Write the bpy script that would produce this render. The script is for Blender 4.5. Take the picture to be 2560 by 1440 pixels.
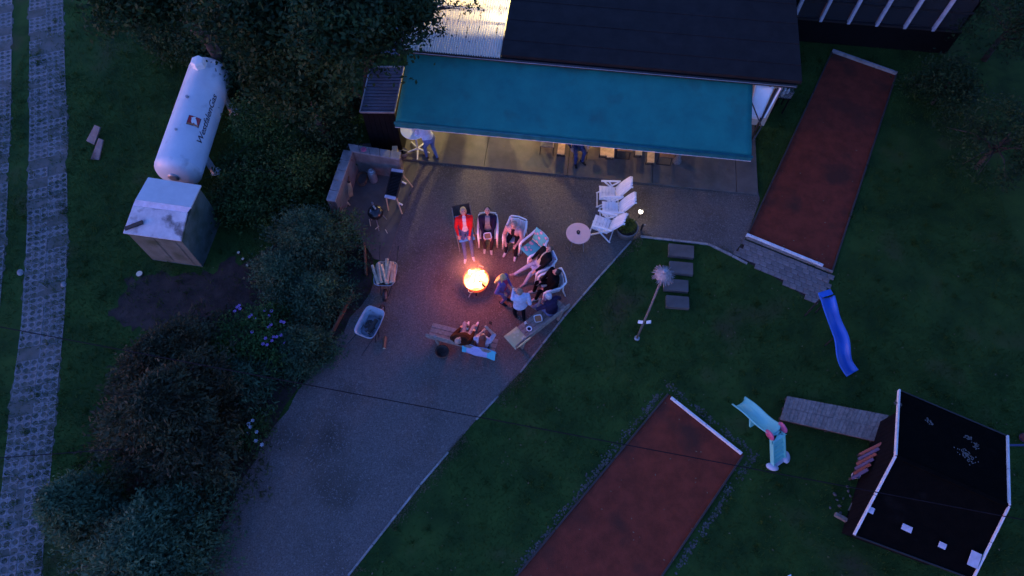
import bpy, bmesh, math, random
import numpy as np
from mathutils import Vector, Matrix, Euler
random.seed(7); rng = np.random.default_rng(7)
R = math.radians
SC = bpy.context.scene
for o in list(bpy.data.objects): bpy.data.objects.remove(o)

# ---------------------------------------------------------------- camera
CAM_H, TILT, FPX = 18.0, R(27), 1707.0
cam_d = bpy.data.cameras.new('camera'); cam = bpy.data.objects.new('camera', cam_d)
SC.collection.objects.link(cam); SC.camera = cam
cam.location = (0, -CAM_H*math.tan(TILT), CAM_H); cam.rotation_euler = (TILT, 0, 0)
cam_d.sensor_width = 36; cam_d.lens = 36*FPX/2560; cam_d.clip_end = 2000
SC.render.resolution_x, SC.render.resolution_y = 1024, 576
# ---------------------------------------------------------------- sky, sun, exposure
W = bpy.data.worlds.new('World'); SC.world = W; W.use_nodes = True
nt = W.node_tree; bg = nt.nodes['Background']
sky = nt.nodes.new('ShaderNodeTexSky'); sky.sky_type = 'NISHITA'; sky.sun_disc = False
SUN_EL, SUN_AZ = 1.0, 250.0
sky.sun_elevation = R(SUN_EL); sky.sun_rotation = R(SUN_AZ); sky.ozone_density = 4.0
tint = nt.nodes.new('ShaderNodeMix'); tint.data_type = 'RGBA'; tint.blend_type = 'MULTIPLY'; tint.inputs[0].default_value = 1
tint.inputs[7].default_value = (1.0, 0.72, 0.96, 1)
nt.links.new(sky.outputs[0], tint.inputs[6]); nt.links.new(tint.outputs[2], bg.inputs[0])
bg.inputs[1].default_value = 0.14
sun_d = bpy.data.lights.new('sun', 'SUN'); sun_d.energy = 0.002; sun_d.angle = R(30); sun_d.color = (1, .93, .85)
sun = bpy.data.objects.new('sun', sun_d); SC.collection.objects.link(sun)
sun.rotation_euler = (R(60), 0, R(-SUN_AZ))
SC.view_settings.view_transform = 'Standard'; SC.view_settings.look = 'None'
SC.view_settings.exposure = 4.35; SC.view_settings.gamma = 1; SC.view_settings.use_curve_mapping = False

# ---------------------------------------------------------------- helpers
_c, _s = math.cos(TILT), math.sin(TILT)
def P(px, py, z=0.0):
    """ground-survey helper: where a sight line meets the level z"""
    x, y = (px-1280)/FPX, (720-py)/FPX
    d = Vector((x, _s + y*_c, -_c + y*_s)); o = cam.location
    return o + d*((z-o.z)/d.z)
COL = SC.collection
def tag(o, label=None, cat=None, group=None, kind=None):
    if label: o['label'] = label
    if cat: o['category'] = cat
    if group: o['group'] = group
    if kind: o['kind'] = kind
    return o
def empty(name, loc, rz=0.0, label=None, cat=None, group=None):
    o = bpy.data.objects.new(name, None); COL.objects.link(o)
    o.location = loc; o.rotation_euler = (0, 0, rz); o.empty_display_size = .1
    return tag(o, label, cat, group)
def link(name, me, parent=None, loc=(0,0,0), rot=(0,0,0), scale=(1,1,1)):
    o = bpy.data.objects.new(name, me); COL.objects.link(o)
    o.location = loc; o.rotation_euler = rot; o.scale = scale
    if parent: o.parent = parent
    return o
def copy_tree(o, parent=None):
    c = o.copy(); COL.objects.link(c); c.parent = parent
    for ch in list(o.children): copy_tree(ch, c)
    return c

class MB:
    def __init__(s): s.v = []; s.f = []
    def add(s, vs, fs):
        n = len(s.v); s.v += [tuple(v) for v in vs]; s.f += [tuple(i+n for i in f) for f in fs]; return s
    def box(s, c, size, rot=None, taper=1.0):
        hx, hy, hz = size[0]/2, size[1]/2, size[2]/2
        vs = [Vector((x*hx*(taper if z > 0 else 1), y*hy*(taper if z > 0 else 1), z*hz)) for z in (-1,1) for y in (-1,1) for x in (-1,1)]
        if rot is not None:
            m = rot if isinstance(rot, Matrix) else Euler(rot).to_matrix()
            vs = [m @ v for v in vs]
        c = Vector(c)
        return s.add([v+c for v in vs], [(0,2,3,1),(4,5,7,6),(0,1,5,4),(2,6,7,3),(0,4,6,2),(1,3,7,5)])
    def bar(s, a, b, w, h, up=(0,0,1)):
        a, b = Vector(a), Vector(b); d = (b-a); L = d.length; d.normalize()
        u = Vector(up); x = d.cross(u)
        if x.length < 1e-4: x = d.cross(Vector((1,0,0)))
        x.normalize(); z = x.cross(d)
        m = Matrix((x, d, z)).transposed()
        return s.box((a+b)/2, (w, L, h), m)
    def prism(s, poly, z0, z1):
        n = len(poly)
        vs = [(p[0], p[1], z0) for p in poly] + [(p[0], p[1], z1) for p in poly]
        fs = [tuple(range(n-1, -1, -1)), tuple(range(n, 2*n))] + [(i, (i+1) % n, n+(i+1) % n, n+i) for i in range(n)]
        return s.add(vs, fs)
    def slab(s, top, t):
        """solid under a (roughly planar) polygon of 3d points"""
        n = len(top); top = [Vector(p) for p in top]
        nrm = (top[1]-top[0]).cross(top[2]-top[0]).normalized()
        if nrm.z < 0: nrm = -nrm
        lo = [p-nrm*t for p in top]
        fs = [tuple(range(n)), tuple(range(2*n-1, n-1, -1))] + [(i, n+i, n+(i+1) % n, (i+1) % n) for i in range(n)]
        return s.add(top+lo, fs)
    def sheet(s, poly, z):
        n = len(poly); return s.add([(p[0], p[1], z) for p in poly], [tuple(range(n))])
    def tube(s, pts, rad, n=8, caps=True):
        pts = [Vector(p) for p in pts]; k = len(pts)
        if not hasattr(rad, '__len__'): rad = [rad]*k
        vs = []; px = None
        for i, p in enumerate(pts):
            d = (pts[min(i+1, k-1)] - pts[max(i-1, 0)]).normalized()
            if px is None:
                px = d.cross(Vector((0,0,1)))
                if px.length < 1e-3: px = d.cross(Vector((1,0,0)))
            px = (px - d*px.dot(d)).normalized(); py = d.cross(px)
            for j in range(n):
                a = 2*math.pi*j/n; vs.append(p + (px*math.cos(a)+py*math.sin(a))*rad[i])
        fs = [(i*n+j, i*n+(j+1) % n, (i+1)*n+(j+1) % n, (i+1)*n+j) for i in range(k-1) for j in range(n)]
        if caps: fs += [tuple(range(n-1,-1,-1)), tuple((k-1)*n+j for j in range(n))]
        return s.add(vs, fs)
    def lathe(s, prof, n=24, c=(0,0,0), m=None, closed=False):
        """prof: (r,z) list"""
        vs = []; c = Vector(c)
        for r, z in prof:
            for j in range(n):
                a = 2*math.pi*j/n; q = Vector((r*math.cos(a), r*math.sin(a), z))
                vs.append((m @ q if m is not None else q)+c)
        k = len(prof)
        fs = [(i*n+j, i*n+(j+1) % n, (i+1)*n+(j+1) % n, (i+1)*n+j) for i in range(k-1) for j in range(n)]
        if closed: fs += [((k-1)*n+j, (k-1)*n+(j+1) % n, (j+1) % n, j) for j in range(n)]
        else:
            if prof[0][0] > 1e-6: fs.append(tuple(range(n-1,-1,-1)))
            if prof[-1][0] > 1e-6: fs.append(tuple((k-1)*n+j for j in range(n)))
        return s.add(vs, fs)
    def ball(s, c, r, n=12, m=None):
        rr = r if hasattr(r, '__len__') else (r, r, r)
        k = n//2; prof = [(max(math.sin(math.pi*i/k), 1e-7), -math.cos(math.pi*i/k)) for i in range(k+1)]
        M = Matrix.Diagonal(rr)
        if m is not None: M = m @ M
        return s.lathe(prof, n, c, M)
    def mesh(s, name, mat=None, smooth=False, off=(0,0,0)):
        me = bpy.data.meshes.new(name); off = Vector(off)
        me.from_pydata([Vector(v)-off for v in s.v], [], s.f); me.validate(); me.update()
        if mat: me.materials.append(mat)
        if smooth: me.shade_smooth()
        return me
    def build(s, name, mat, parent=None, smooth=False, bevel=0, world=False, seg=2):
        off = parent.location if (world and parent) else (0,0,0)
        me = s.mesh(name, mat, smooth, off)
        if bevel:
            bm = bmesh.new(); bm.from_mesh(me)
            bmesh.ops.remove_doubles(bm, verts=bm.verts, dist=1e-5)
            es = [e for e in bm.edges if len(e.link_faces) == 2 and e.calc_face_angle(0) > .6]
            bmesh.ops.bevel(bm, geom=es, offset=bevel, segments=seg, affect='EDGES', profile=.6)
            bm.to_mesh(me); bm.free()
        return link(name, me, parent)
def lerp(a, b, t): return a+(b-a)*t
def solid(name, poly, z0, z1, mat, **k):
    m = MB(); m.prism(poly, z0, z1); return m.build(name, mat, **k)
def rough(pts, step=.35, amp=.06, close=True):
    out = []; n = len(pts)
    for i in range(n if close else n-1):
        a, b = Vector(pts[i][:2]), Vector(pts[(i+1) % n][:2]); L = (b-a).length; k = max(1, int(L/step))
        nn = Vector((-(b-a).y, (b-a).x)).normalized()
        for j in range(k):
            w = (a.lerp(b, j/k)); 
            if j: w = w + nn*random.uniform(-amp, amp)
            out.append((w.x, w.y))
    return out

# ---------------------------------------------------------------- materials
def rgb(c, k=1): return (c[0]*k, c[1]*k, c[2]*k, 1)
def mat(name, c, c2=None, rough_=.8, scale=8.0, bump=0.0, bscale=None, metal=0, rnd=0, detail=6, lo=.35, hi=.65, coord='Object', spec=.5, trans=0, stain=None, sscale=1.2, slo=.55, shi=.68):
    m = bpy.data.materials.new(name); m.use_nodes = True; t = m.node_tree; N = t.nodes; L = t.links
    b = N['Principled BSDF']; b.inputs['Roughness'].default_value = rough_; b.inputs['Metallic'].default_value = metal
    b.inputs['Specular IOR Level'].default_value = spec
    if c2 is None: c2 = tuple(x*.72 for x in c)
    tc = N.new('ShaderNodeTexCoord')
    ns = N.new('ShaderNodeTexNoise'); ns.inputs['Scale'].default_value = scale; ns.inputs['Detail'].default_value = detail; ns.inputs['Roughness'].default_value = .65
    L.new(tc.outputs[coord], ns.inputs['Vector'])
    rp = N.new('ShaderNodeValToRGB'); rp.color_ramp.elements[0].position = lo; rp.color_ramp.elements[1].position = hi
    rp.color_ramp.elements[0].color = rgb(c2); rp.color_ramp.elements[1].color = rgb(c)
    L.new(ns.outputs['Fac'], rp.inputs[0]); out = rp.outputs[0]
    if stain:
        n2 = N.new('ShaderNodeTexNoise'); n2.inputs['Scale'].default_value = sscale; n2.inputs['Detail'].default_value = 8
        L.new(tc.outputs[coord], n2.inputs['Vector'])
        r2 = N.new('ShaderNodeMapRange'); r2.inputs[1].default_value = slo; r2.inputs[2].default_value = shi; L.new(n2.outputs['Fac'], r2.inputs[0])
        mx = N.new('ShaderNodeMix'); mx.data_type = 'RGBA'; L.new(r2.outputs[0], mx.inputs[0]); L.new(out, mx.inputs[6]); mx.inputs[7].default_value = rgb(stain); out = mx.outputs[2]
    if rnd:
        oi = N.new('ShaderNodeObjectInfo'); mr = N.new('ShaderNodeMapRange'); mr.inputs[3].default_value = 1-rnd; mr.inputs[4].default_value = 1+rnd
        L.new(oi.outputs['Random'], mr.inputs[0]); hs = N.new('ShaderNodeHueSaturation'); L.new(mr.outputs[0], hs.inputs['Value']); L.new(out, hs.inputs['Color']); out = hs.outputs[0]
    L.new(out, b.inputs['Base Color'])
    if bump:
        nb = N.new('ShaderNodeTexNoise'); nb.inputs['Scale'].default_value = bscale or scale*4; nb.inputs['Detail'].default_value = 4
        L.new(tc.outputs[coord], nb.inputs['Vector'])
        bp = N.new('ShaderNodeBump'); bp.inputs['Strength'].default_value = bump; bp.inputs['Distance'].default_value = .02
        L.new(nb.outputs['Fac'], bp.inputs['Height']); L.new(bp.outputs[0], b.inputs['Normal'])
    if trans:
        tr = N.new('ShaderNodeBsdfTranslucent'); L.new(out, tr.inputs[0]); ms = N.new('ShaderNodeMixShader'); ms.inputs[0].default_value = trans
        L.new(b.outputs[0], ms.inputs[1]); L.new(tr.outputs[0], ms.inputs[2]); L.new(ms.outputs[0], N['Material Output'].inputs[0])
    return m
def emit(name, c, st):
    m = bpy.data.materials.new(name); m.use_nodes = True; t = m.node_tree; t.nodes.remove(t.nodes['Principled BSDF'])
    e = t.nodes.new('ShaderNodeEmission'); e.inputs[0].default_value = rgb(c); e.inputs[1].default_value = st
    t.links.new(e.outputs[0], t.nodes['Material Output'].inputs[0]); return m
M = {}
M['grass'] = mat('grass ground', (.040,.082,.016), (.018,.042,.010), .95, .9, .5, 60, stain=(.055,.05,.022), sscale=.45, slo=.58, shi=.72, spec=.1)
M['blade'] = mat('grass blade', (.056,.108,.022), (.026,.056,.012), .8, 1.3, trans=.25, spec=.1)
M['soil'] = mat('bed soil', (.060,.042,.034), (.030,.022,.018), .95, 3, .8, 30, spec=.1)
M['gravel'] = mat('gravel', (.180,.145,.124), (.090,.074,.064), .95, 26, .9, 70, stain=(.062,.050,.038), sscale=.55, slo=.50, shi=.74, spec=.2)
M['pebble'] = mat('pebble', (.23,.19,.165), (.080,.068,.058), .9, 9, spec=.2)
M['concrete'] = mat('concrete slab', (.118,.104,.090), (.078,.069,.060), .9, 2.2, .35, 50, rnd=.08, stain=(.075,.065,.055), sscale=.7)
M['wallstone'] = mat('rendered wall', (.20,.175,.155), (.12,.10,.09), .9, 3, .5, 40, stain=(.07,.06,.055), sscale=1.6)
M['coping'] = mat('coping concrete', (.30,.28,.27), (.18,.17,.165), .9, 4, .4, 50, rnd=.1)
M['kerb'] = mat('kerb concrete', (.34,.31,.28), (.17,.16,.14), .9, 5, .4, 50, rnd=.18)
M['grid'] = mat('grid paver', (.22,.205,.19), (.15,.14,.13), .9, 7, .5, 60, rnd=.12, stain=(.06,.075,.04), sscale=2.5)
M['clay'] = mat('red clay', (.205,.040,.022), (.125,.028,.016), .95, 2.4, .6, 55, stain=(.085,.028,.018), sscale=.8, spec=.15)
M['board'] = mat('dark edging board', (.045,.034,.028), None, .85, 6, .4, 40)
M['brick'] = mat('paving block', (.20,.17,.155), (.13,.11,.10), .9, 8, .4, 60, rnd=.2)
M['pale'] = mat('pale stone chips', (.15,.135,.12), (.075,.068,.06), .95, 14, .8, 60)
M['white'] = mat('white plastic', (.88,.87,.84), (.80,.79,.76), .45, 3, rnd=.04)
M['whitepaint'] = mat('white paint', (.74,.74,.73), (.55,.55,.54), .6, 6)
M['tank'] = mat('tank paint', (.66,.67,.68), (.56,.57,.59), .42, 1.4, stain=(.34,.34,.35), sscale=2.2, slo=.62, shi=.80)
M['shedroof'] = mat('weathered sheet roof', (.55,.55,.55), (.38,.38,.39), .7, 3, .2, 40, stain=(.12,.115,.11), sscale=2.6, slo=.52, shi=.66)
M['shedroof2'] = mat('clean sheet roof', (.58,.58,.58), (.50,.50,.50), .7, 2, .1, 40)
M['shedwall'] = mat('mossy grey wall', (.125,.15,.125), (.075,.095,.07), .9, 2, .4, 30, stain=(.04,.06,.03), sscale=1.3)
M['bitumen'] = mat('bitumen roof', (.020,.018,.018), (.013,.012,.012), .9, 2, .3, 90, spec=.15)
M['awning'] = mat('teal awning cloth', (.012,.190,.160), (.010,.145,.130), .85, 1.5, .25, 120, stain=(.02,.10,.09), sscale=1.1, slo=.58, shi=.80, spec=.2)
M['awnedge'] = mat('awning valance', (.010,.13,.15), None, .85, 4, spec=.2)
M['darkmetal'] = mat('dark metal', (.035,.033,.034), None, .5, 8, metal=.3)
M['steel'] = mat('galvanised steel', (.42,.43,.44), (.28,.29,.30), .45, 6, metal=.6)
M['darkwall'] = mat('dark painted timber', (.007,.006,.007), (.004,.004,.0045), .9, 4, .3, 30, spec=.1)
M['housewall'] = mat('house render', (.45,.40,.33), (.38,.34,.28), .9, 3, .2, 40)
M['lightwall'] = mat('cream inside wall', (.65,.58,.42), None, .9, 3)
M['shedmetal'] = mat('shed roof sheet', (.12,.11,.135), (.08,.075,.095), .38, 4, metal=.2)
M['oak'] = mat('greyed timber', (.29,.24,.20), (.16,.13,.11), .85, 12, .4, 40, rnd=.12)
M['pine'] = mat('pale pine', (.62,.44,.25), (.45,.30,.16), .7, 12, .2, 40, rnd=.08)
M['brownwood'] = mat('brown timber', (.22,.11,.055), (.13,.065,.035), .75, 10, .3, 40, rnd=.1)
M['bark'] = mat('bark', (.065,.048,.038), (.03,.023,.019), .95, 9, .9, 40)
M['splitwood'] = mat('split firewood', (.50,.36,.24), (.27,.17,.11), .85, 9, .5, 50, rnd=.22)
M['cutwood'] = mat('cut wood end', (.70,.58,.40), (.55,.43,.28), .85, 20)
M['black'] = mat('black enamel', (.012,.012,.013), None, .25, 8)
M['dkplastic'] = mat('dark plastic', (.022,.02,.02), None, .6, 8)
M['pinktable'] = mat('pinkish table top', (.88,.47,.38), (.80,.42,.34), .5, 4)
M['barrow'] = mat('grey barrow tray', (.34,.38,.42), (.25,.28,.31), .6, 5, stain=(.13,.11,.09), sscale=4)
M['blueslide'] = mat('blue slide plastic', (.022,.13,.52), (.018,.10,.43), .4, 2)
M['aqua'] = mat('aqua plastic', (.20,.60,.52), (.17,.52,.46), .45, 3)
M['pink'] = mat('pink plastic', (.50,.10,.22), None, .5, 5)
M['palegrey'] = mat('pale blue plastic', (.50,.52,.60), None, .5, 5)
M['roofplay'] = mat('playhouse felt', (.006,.0055,.005), (.004,.004,.004), .95, 4, .5, 60, stain=(.012,.011,.010), sscale=1.5, slo=.62, shi=.8, spec=.0)
M['red'] = mat('red paint', (.15,.035,.028), None, .6, 6)
M['blue'] = mat('blue paint', (.03,.045,.13), None, .6, 6)
M['cable'] = mat('cable', (.014,.014,.018), None, .95, 8, spec=.05)
M['pot'] = mat('exposed aggregate pot', (.22,.20,.19), (.10,.095,.09), .9, 30, .8, 60)
M['thatch'] = mat('frayed thatch', (.34,.31,.30), (.20,.18,.18), .9, 20, .5, 60)
def glass(name, c=(.05,.06,.07), r=.05, t=.5):
    m = bpy.data.materials.new(name); m.use_nodes = True; b = m.node_tree.nodes['Principled BSDF']
    b.inputs['Base Color'].default_value = rgb(c); b.inputs['Roughness'].default_value = r; b.inputs['Transmission Weight'].default_value = t; b.inputs['IOR'].default_value = 1.15
    return m
M['glass'] = glass('dark glazing')
M['clear'] = glass('clear plastic', (.7,.72,.75), .1, .9)
# ================================================================ the setting
def XY(*pts): return [tuple(P(x, y)[:2]) for x, y in pts]
EXCL = []
tag(MB().sheet([(-90,-70),(90,-70),(90,120),(-90,120)], 0).build('ground', M['grass']), kind='structure')

# gravel yard
gp_left = XY((1050,405),(968,655),(925,735),(860,830),(800,905),(740,985),(690,1060),(640,1150),(590,1240),(545,1330),(480,1480),(440,1560))
gp_right = XY((820,1560),(870,1440),(1050,1213),(1190,1050),(1300,932),(1410,792),(1500,690),(1578,603))
gp_up = XY((1600,592),(1680,601),(1770,611),(1830,640),(1866,592),(1900,500),(1895,478))
kb = gp_right + gp_up
gravel_poly = rough(gp_left, .4, .12, False) + [gp_left[-1]] + gp_right + gp_up + [tuple(P(1895,470)[:2])]
tag(MB().sheet(gravel_poly, .008).build('gravel_yard', M['gravel']), kind='structure')
EXCL.append(gravel_poly)
# soil bed along the planting
bed = XY((935,640),(930,720),(860,830),(800,905),(690,1060),(590,1240),(480,1480),(420,1540),(330,1440),(300,900),(500,740),(640,640),(800,520))
tag(MB().sheet(rough(bed, .5, .12), .004).build('planting_bed', M['soil']), kind='structure')
soil2 = XY((330,690),(300,740),(270,790),(330,830),(470,820),(620,760),(640,690),(590,640),(500,690))
tag(MB().sheet(rough(soil2, .16, .20), .005).build('bare_soil', M['soil']), kind='structure')
SOIL2 = soil2

# kerb of edging stones between gravel and lawn
kroot = tag(empty('kerb', (0,0,0)), kind='structure')
def kerb_run(pts, L=1.0, w=.055, h=.035):
    for a, b in zip(pts[:-1], pts[1:]):
        a, b = Vector(a), Vector(b); d = b-a; n = max(1, round(d.length/L)); t = d.normalized()
        for i in range(n):
            p, q = a+d*(i/n)+t*.008, a+d*((i+1)/n)-t*.008
            z = random.uniform(-.01,.008) if random.random() > .22 else -.045
            o = MB().bar((p.x,p.y,h/2-.02+z), (q.x,q.y,h/2-.02+z+random.uniform(-.006,.006)), w, h+.04).build('kerb_stone', M['kerb'], kroot, bevel=.008, seg=1)
kerb_run(gp_right); kerb_run(XY((1585,597),(1600,592),(1680,601),(1770,611),(1830,640),(1868,660)), .8, .07, .05)
# bed border boards
for n_, a, b in (('a', (912,612),(917,690)), ('b', (885,735),(815,868))):
    m = MB(); A, B = P(*a), P(*b); m.bar((A.x,A.y,.08),(B.x,B.y,.08), .05, .2)
    tag(m.build('border_board', M['brownwood'], bevel=.006), {'a':'short upright timber board at the bed edge by the firewood barrow','b':'long low timber board edging the bed near the grey barrow'}[n_], 'board')

# track of grid pavers
troot = tag(empty('track', (0,0,0)), kind='structure')
def grid_mesh():
    m = MB(); t = .08
    for i in range(3):
        for j in range(2):
            cx, cy = -.2+i*.2, -.1+j*.2; h = .097; r = .066
            sq = [(h,0),(h,h),(0,h),(-h,h),(-h,0),(-h,-h),(0,-h),(h,-h)]
            ho = [(r*1.15*math.cos(k*math.pi/4), r*(1.15 if k % 2 == 0 else .95)*math.sin(k*math.pi/4)) for k in range(8)]
            vs = [(cx+x, cy+y, 0) for x, y in sq] + [(cx+x, cy+y, -.004) for x, y in ho] + [(cx+x*.9, cy+y*.9, -t) for x, y in ho]
            fs = [(k, (k+1) % 8, 8+(k+1) % 8, 8+k) for k in range(8)] + [(8+k, 8+(k+1) % 8, 16+(k+1) % 8, 16+k) for k in range(8)]
            m.add(vs, fs)
    a, b = .297, .197
    m.add([(-a,-b,0),(a,-b,0),(a,b,0),(-a,b,0),(-a,-b,-t),(a,-b,-t),(a,b,-t),(-a,b,-t)], [(0,4,5,1),(1,5,6,2),(2,6,7,3),(3,7,4,0)])
    return m.mesh('grid_paver', M['grid'])
gme = grid_mesh()
cl = [P(118,-60),P(115,20),P(121,300),P(118,600),P(108,800),P(85,1000),P(66,1200),P(40,1440),P(30,1520)]
def resample(pts, step):
    out = []; acc = 0
    for a, b in zip(pts[:-1], pts[1:]):
        L = (b-a).length; s = acc
        while s < L: out.append((a.lerp(b, s/L), (b-a).normalized())); s += step
        acc = s-L
    return out
TRACK = []
for off, ymin in ((0, -99), (-1.9, -1.2)):
    for p, d in resample(cl, .405):
        nrm = Vector((-d.y, d.x, 0))
        q = p + (-nrm)*off*-1 if False else p + Vector((off, 0, 0))
        if q.y < ymin: continue
        ang = math.atan2(d.y, d.x)+math.pi/2
        for s in (-.302, .302):
            c = q + Vector((math.cos(ang), math.sin(ang), 0))*s
            link('grid_paver', gme, troot, (c.x, c.y, .016+random.choice([random.uniform(-.008,.006)]*4+[random.uniform(-.03,-.012)])), (random.uniform(-.02,.02), random.uniform(-.02,.02), ang+random.uniform(-.015,.015)))
            TRACK.append((c.x, c.y))
tb = mat('track soil', (.125,.115,.098), (.060,.066,.042), .95, 2.2, .6, 60)
for off, y1 in ((0,-99),(-1.9,-1.2)):
    Lp, Rp = [], []
    for p, d in resample(cl, .11):
        if p.y < y1: continue
        n_ = Vector((-d.y, d.x, 0)); q = p+Vector((off,0,0)); Lp.append(tuple((q+n_*(.60+random.uniform(-.05,.05)+.04*math.sin(q.y*1.3)))[:2])); Rp.append(tuple((q-n_*(.60+random.uniform(-.05,.05)+.04*math.sin(q.y*1.7+1)))[:2]))
    tag(MB().sheet(Lp+Rp[::-1], .006).build('track_bed', tb), kind='structure')
# a smooth slab let into the track
a = P(143,430); 0 and tag(MB().box((a.x,a.y,.03),(.25,1.5,.05)).build('track_slab', M['coping'], bevel=.01), kind='structure')

# red clay lanes
def lane(name, pts, kindlabel):
    poly = XY(*pts); EXCL.append(poly)
    r = tag(MB().sheet(poly, .012).build(name, M['clay']), kind='structure')
    for i in (0, 2):
        a, b = Vector(poly[i] if i == 0 else poly[2]), Vector(poly[3] if i == 0 else poly[1])
        d = b-a; n = max(2, int(d.length/2.0))
        for k in range(n):
            p, q = a+d*(k/n+.002), a+d*((k+1)/n-.002)
            MB().bar((p.x,p.y,.02),(q.x,q.y,.02), .05, .08).build('edging_board', M['board'], r, bevel=.005, seg=1)
    return r
lane('clay_lane', [(2080,130),(2240,187),(2078,684),(1866,592)], '')
lane('clay_lane', [(1670,985),(1858,1138),(1600,1520),(1225,1520)], '')
def beam(name, a, b, w, h, mt, label, cat, z=0.0):
    A, B = P(*a), P(*b); c = (A+B)/2; e = empty(name, c, 0, label, cat)
    MB().bar((A.x,A.y,z+h/2),(B.x,B.y,z+h/2), w, h).build('bar', mt, e, bevel=.008, world=True)
    d = (B-A).normalized()
    for t in (.06, .5, .94):
        q = A.lerp(B, t); MB().box((q.x,q.y,z+h*.5+.002),(.03,.03,h+.012)).build('bolt', M['steel'], e, world=True)
    return e
beam('lane_end_beam', (2079,130),(2240,187), .09, .12, M['coping'], 'pale beam closing the far end of the upper red lane', 'beam')
beam('lane_end_beam', (1864,590),(2054,668), .08, .12, M['whitepaint'], 'white beam between the upper red lane and the block paving', 'beam', .01)
beam('lane_end_beam', (1676,996),(1852,1136), .055, .12, M['whitepaint'], 'white beam across the top end of the lower red lane', 'beam', .01)
A, B = P(1866,596), P(2080,682); MB().bar((A.x,A.y,.03),(B.x,B.y,.03), .06, .1).build('sill_plank', M['oak'], bevel=.006); tag(bpy.data.objects['sill_plank'], 'weathered grey plank lying under the white beam at the block paving', 'plank')
# pale chips along the lower lane
m = MB()
for k in range(380):
    e = random.random()
    if e < .5: q = P(*[lerp(a, b, random.random()) for a, b in ((1660,1660),(990,990))]) if False else P(lerp(1640,1290,(t:=random.random())), lerp(985,1425,t))
    elif e < .75: q = P(lerp(1665,1890,(t:=random.random())), lerp(962,1142,t))
    else: q = P(lerp(1880,1690,(t:=random.random())), lerp(1130,1430,t))
    if math.sin(t*37+e*3) < -.2: continue
    x, y = q.x+random.gauss(0,.06), q.y+random.gauss(0,.06); r = random.uniform(.012,.03)
    m.ball((x,y,.006),(r,r*random.uniform(.6,1),r*.35), 5, Euler((0,0,random.uniform(0,6))).to_matrix())
tag(m.build('pale_stone_chips', M['pale']), 'pale stone chips strewn in bands round the lower red lane', 'stone chips', kind='stuff')
wm = mat('worn earth', (.105,.092,.076), (.05,.05,.035), .95, 5, .6, 60)
m = MB()
for k in range(1100):
    t = random.random(); e = k % 10
    px, py = (lerp(1652,1285,t), lerp(982,1440,t)) if e < 5 else (lerp(1662,1890,t), lerp(955,1142,t)) if e < 7 else (lerp(1885,1680,t), lerp(1140,1440,t))
    if math.sin(t*41+e)+math.sin(t*17) < -.5: continue
    q = P(px,py); x, y = q.x+random.gauss(0,.05), q.y+random.gauss(0,.05); r = random.uniform(.008,.038); a0 = random.uniform(0,6)
    m.sheet([(x+r*random.uniform(.6,1.2)*math.cos(a0+i_*.7), y+r*random.uniform(.6,1.2)*math.sin(a0+i_*.7)) for i_ in range(9)], .005+k*.000004)
tag(m.build('worn_patches', wm), 'pale worn earth showing through the grass round the lower red lane', 'bare earth', kind='stuff')

# block paving at the lane's near end
bp_poly = XY((1866,600),(2080,686),(2062,735),(2040,760),(2000,735),(1930,690),(1866,655),(1826,640))
broot = tag(MB().sheet(bp_poly, .006).build('block_paving', M['soil']), kind='structure'); EXCL.append(bp_poly)
def inside(x, y, poly):
    c = False; n = len(poly); j = n-1
    for i in range(n):
        xi, yi = poly[i]; xj, yj = poly[j]
        if (yi > y) != (yj > y) and x < (xj-xi)*(y-yi)/(yj-yi)+xi: c = not c
        j = i
    return c
bme = MB().box((0,0,0),(.197,.157,.05)).mesh('paving_block', M['brick'])
bm_ = bmesh.new(); bm_.from_mesh(bme); bmesh.ops.bevel(bm_, geom=list(bm_.edges), offset=.008, segments=1, affect='EDGES'); bm_.to_mesh(bme); bm_.free()
a, b = Vector(bp_poly[0]), Vector(bp_poly[1]); ux = (b-a).normalized(); vy = Vector((ux.y,-ux.x)); ang = math.atan2(ux.y, ux.x)
for i in range(-6, 20):
    for j in range(0, 12):
        q = a + ux*(i*.203+(j % 2)*.1) + vy*(.12+j*.163)
        if inside(q.x, q.y, bp_poly): link('paving_block', bme, broot, (q.x,q.y,.012+random.uniform(-.006,.006)), (random.uniform(-.02,.02),random.uniform(-.02,.02),ang))

# stepping slabs down the lawn
lab = ['topmost stepping slab directly below the kerb','second stepping slab partly behind the round thatch cap','third stepping slab with a slanting corner','lowest stepping slab in the lawn with worn earth below']
for i, (x, y, w, d) in enumerate(((1703,627,.76,.42),(1703,670,.70,.40),(1690,713,.72,.38),(1694,755,.66,.38))):
    q = P(x, y, .12); m = MB(); m.box((0,0,0),(w,d,.14)); o = m.build('stepping_slab', M['concrete'], bevel=.012)
    o.location = (q.x,q.y,.075); o.rotation_euler = (0,0,R(-7+i*.6)); tag(o, lab[i], 'stepping slab', 'stepping slabs down the lawn')

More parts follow.
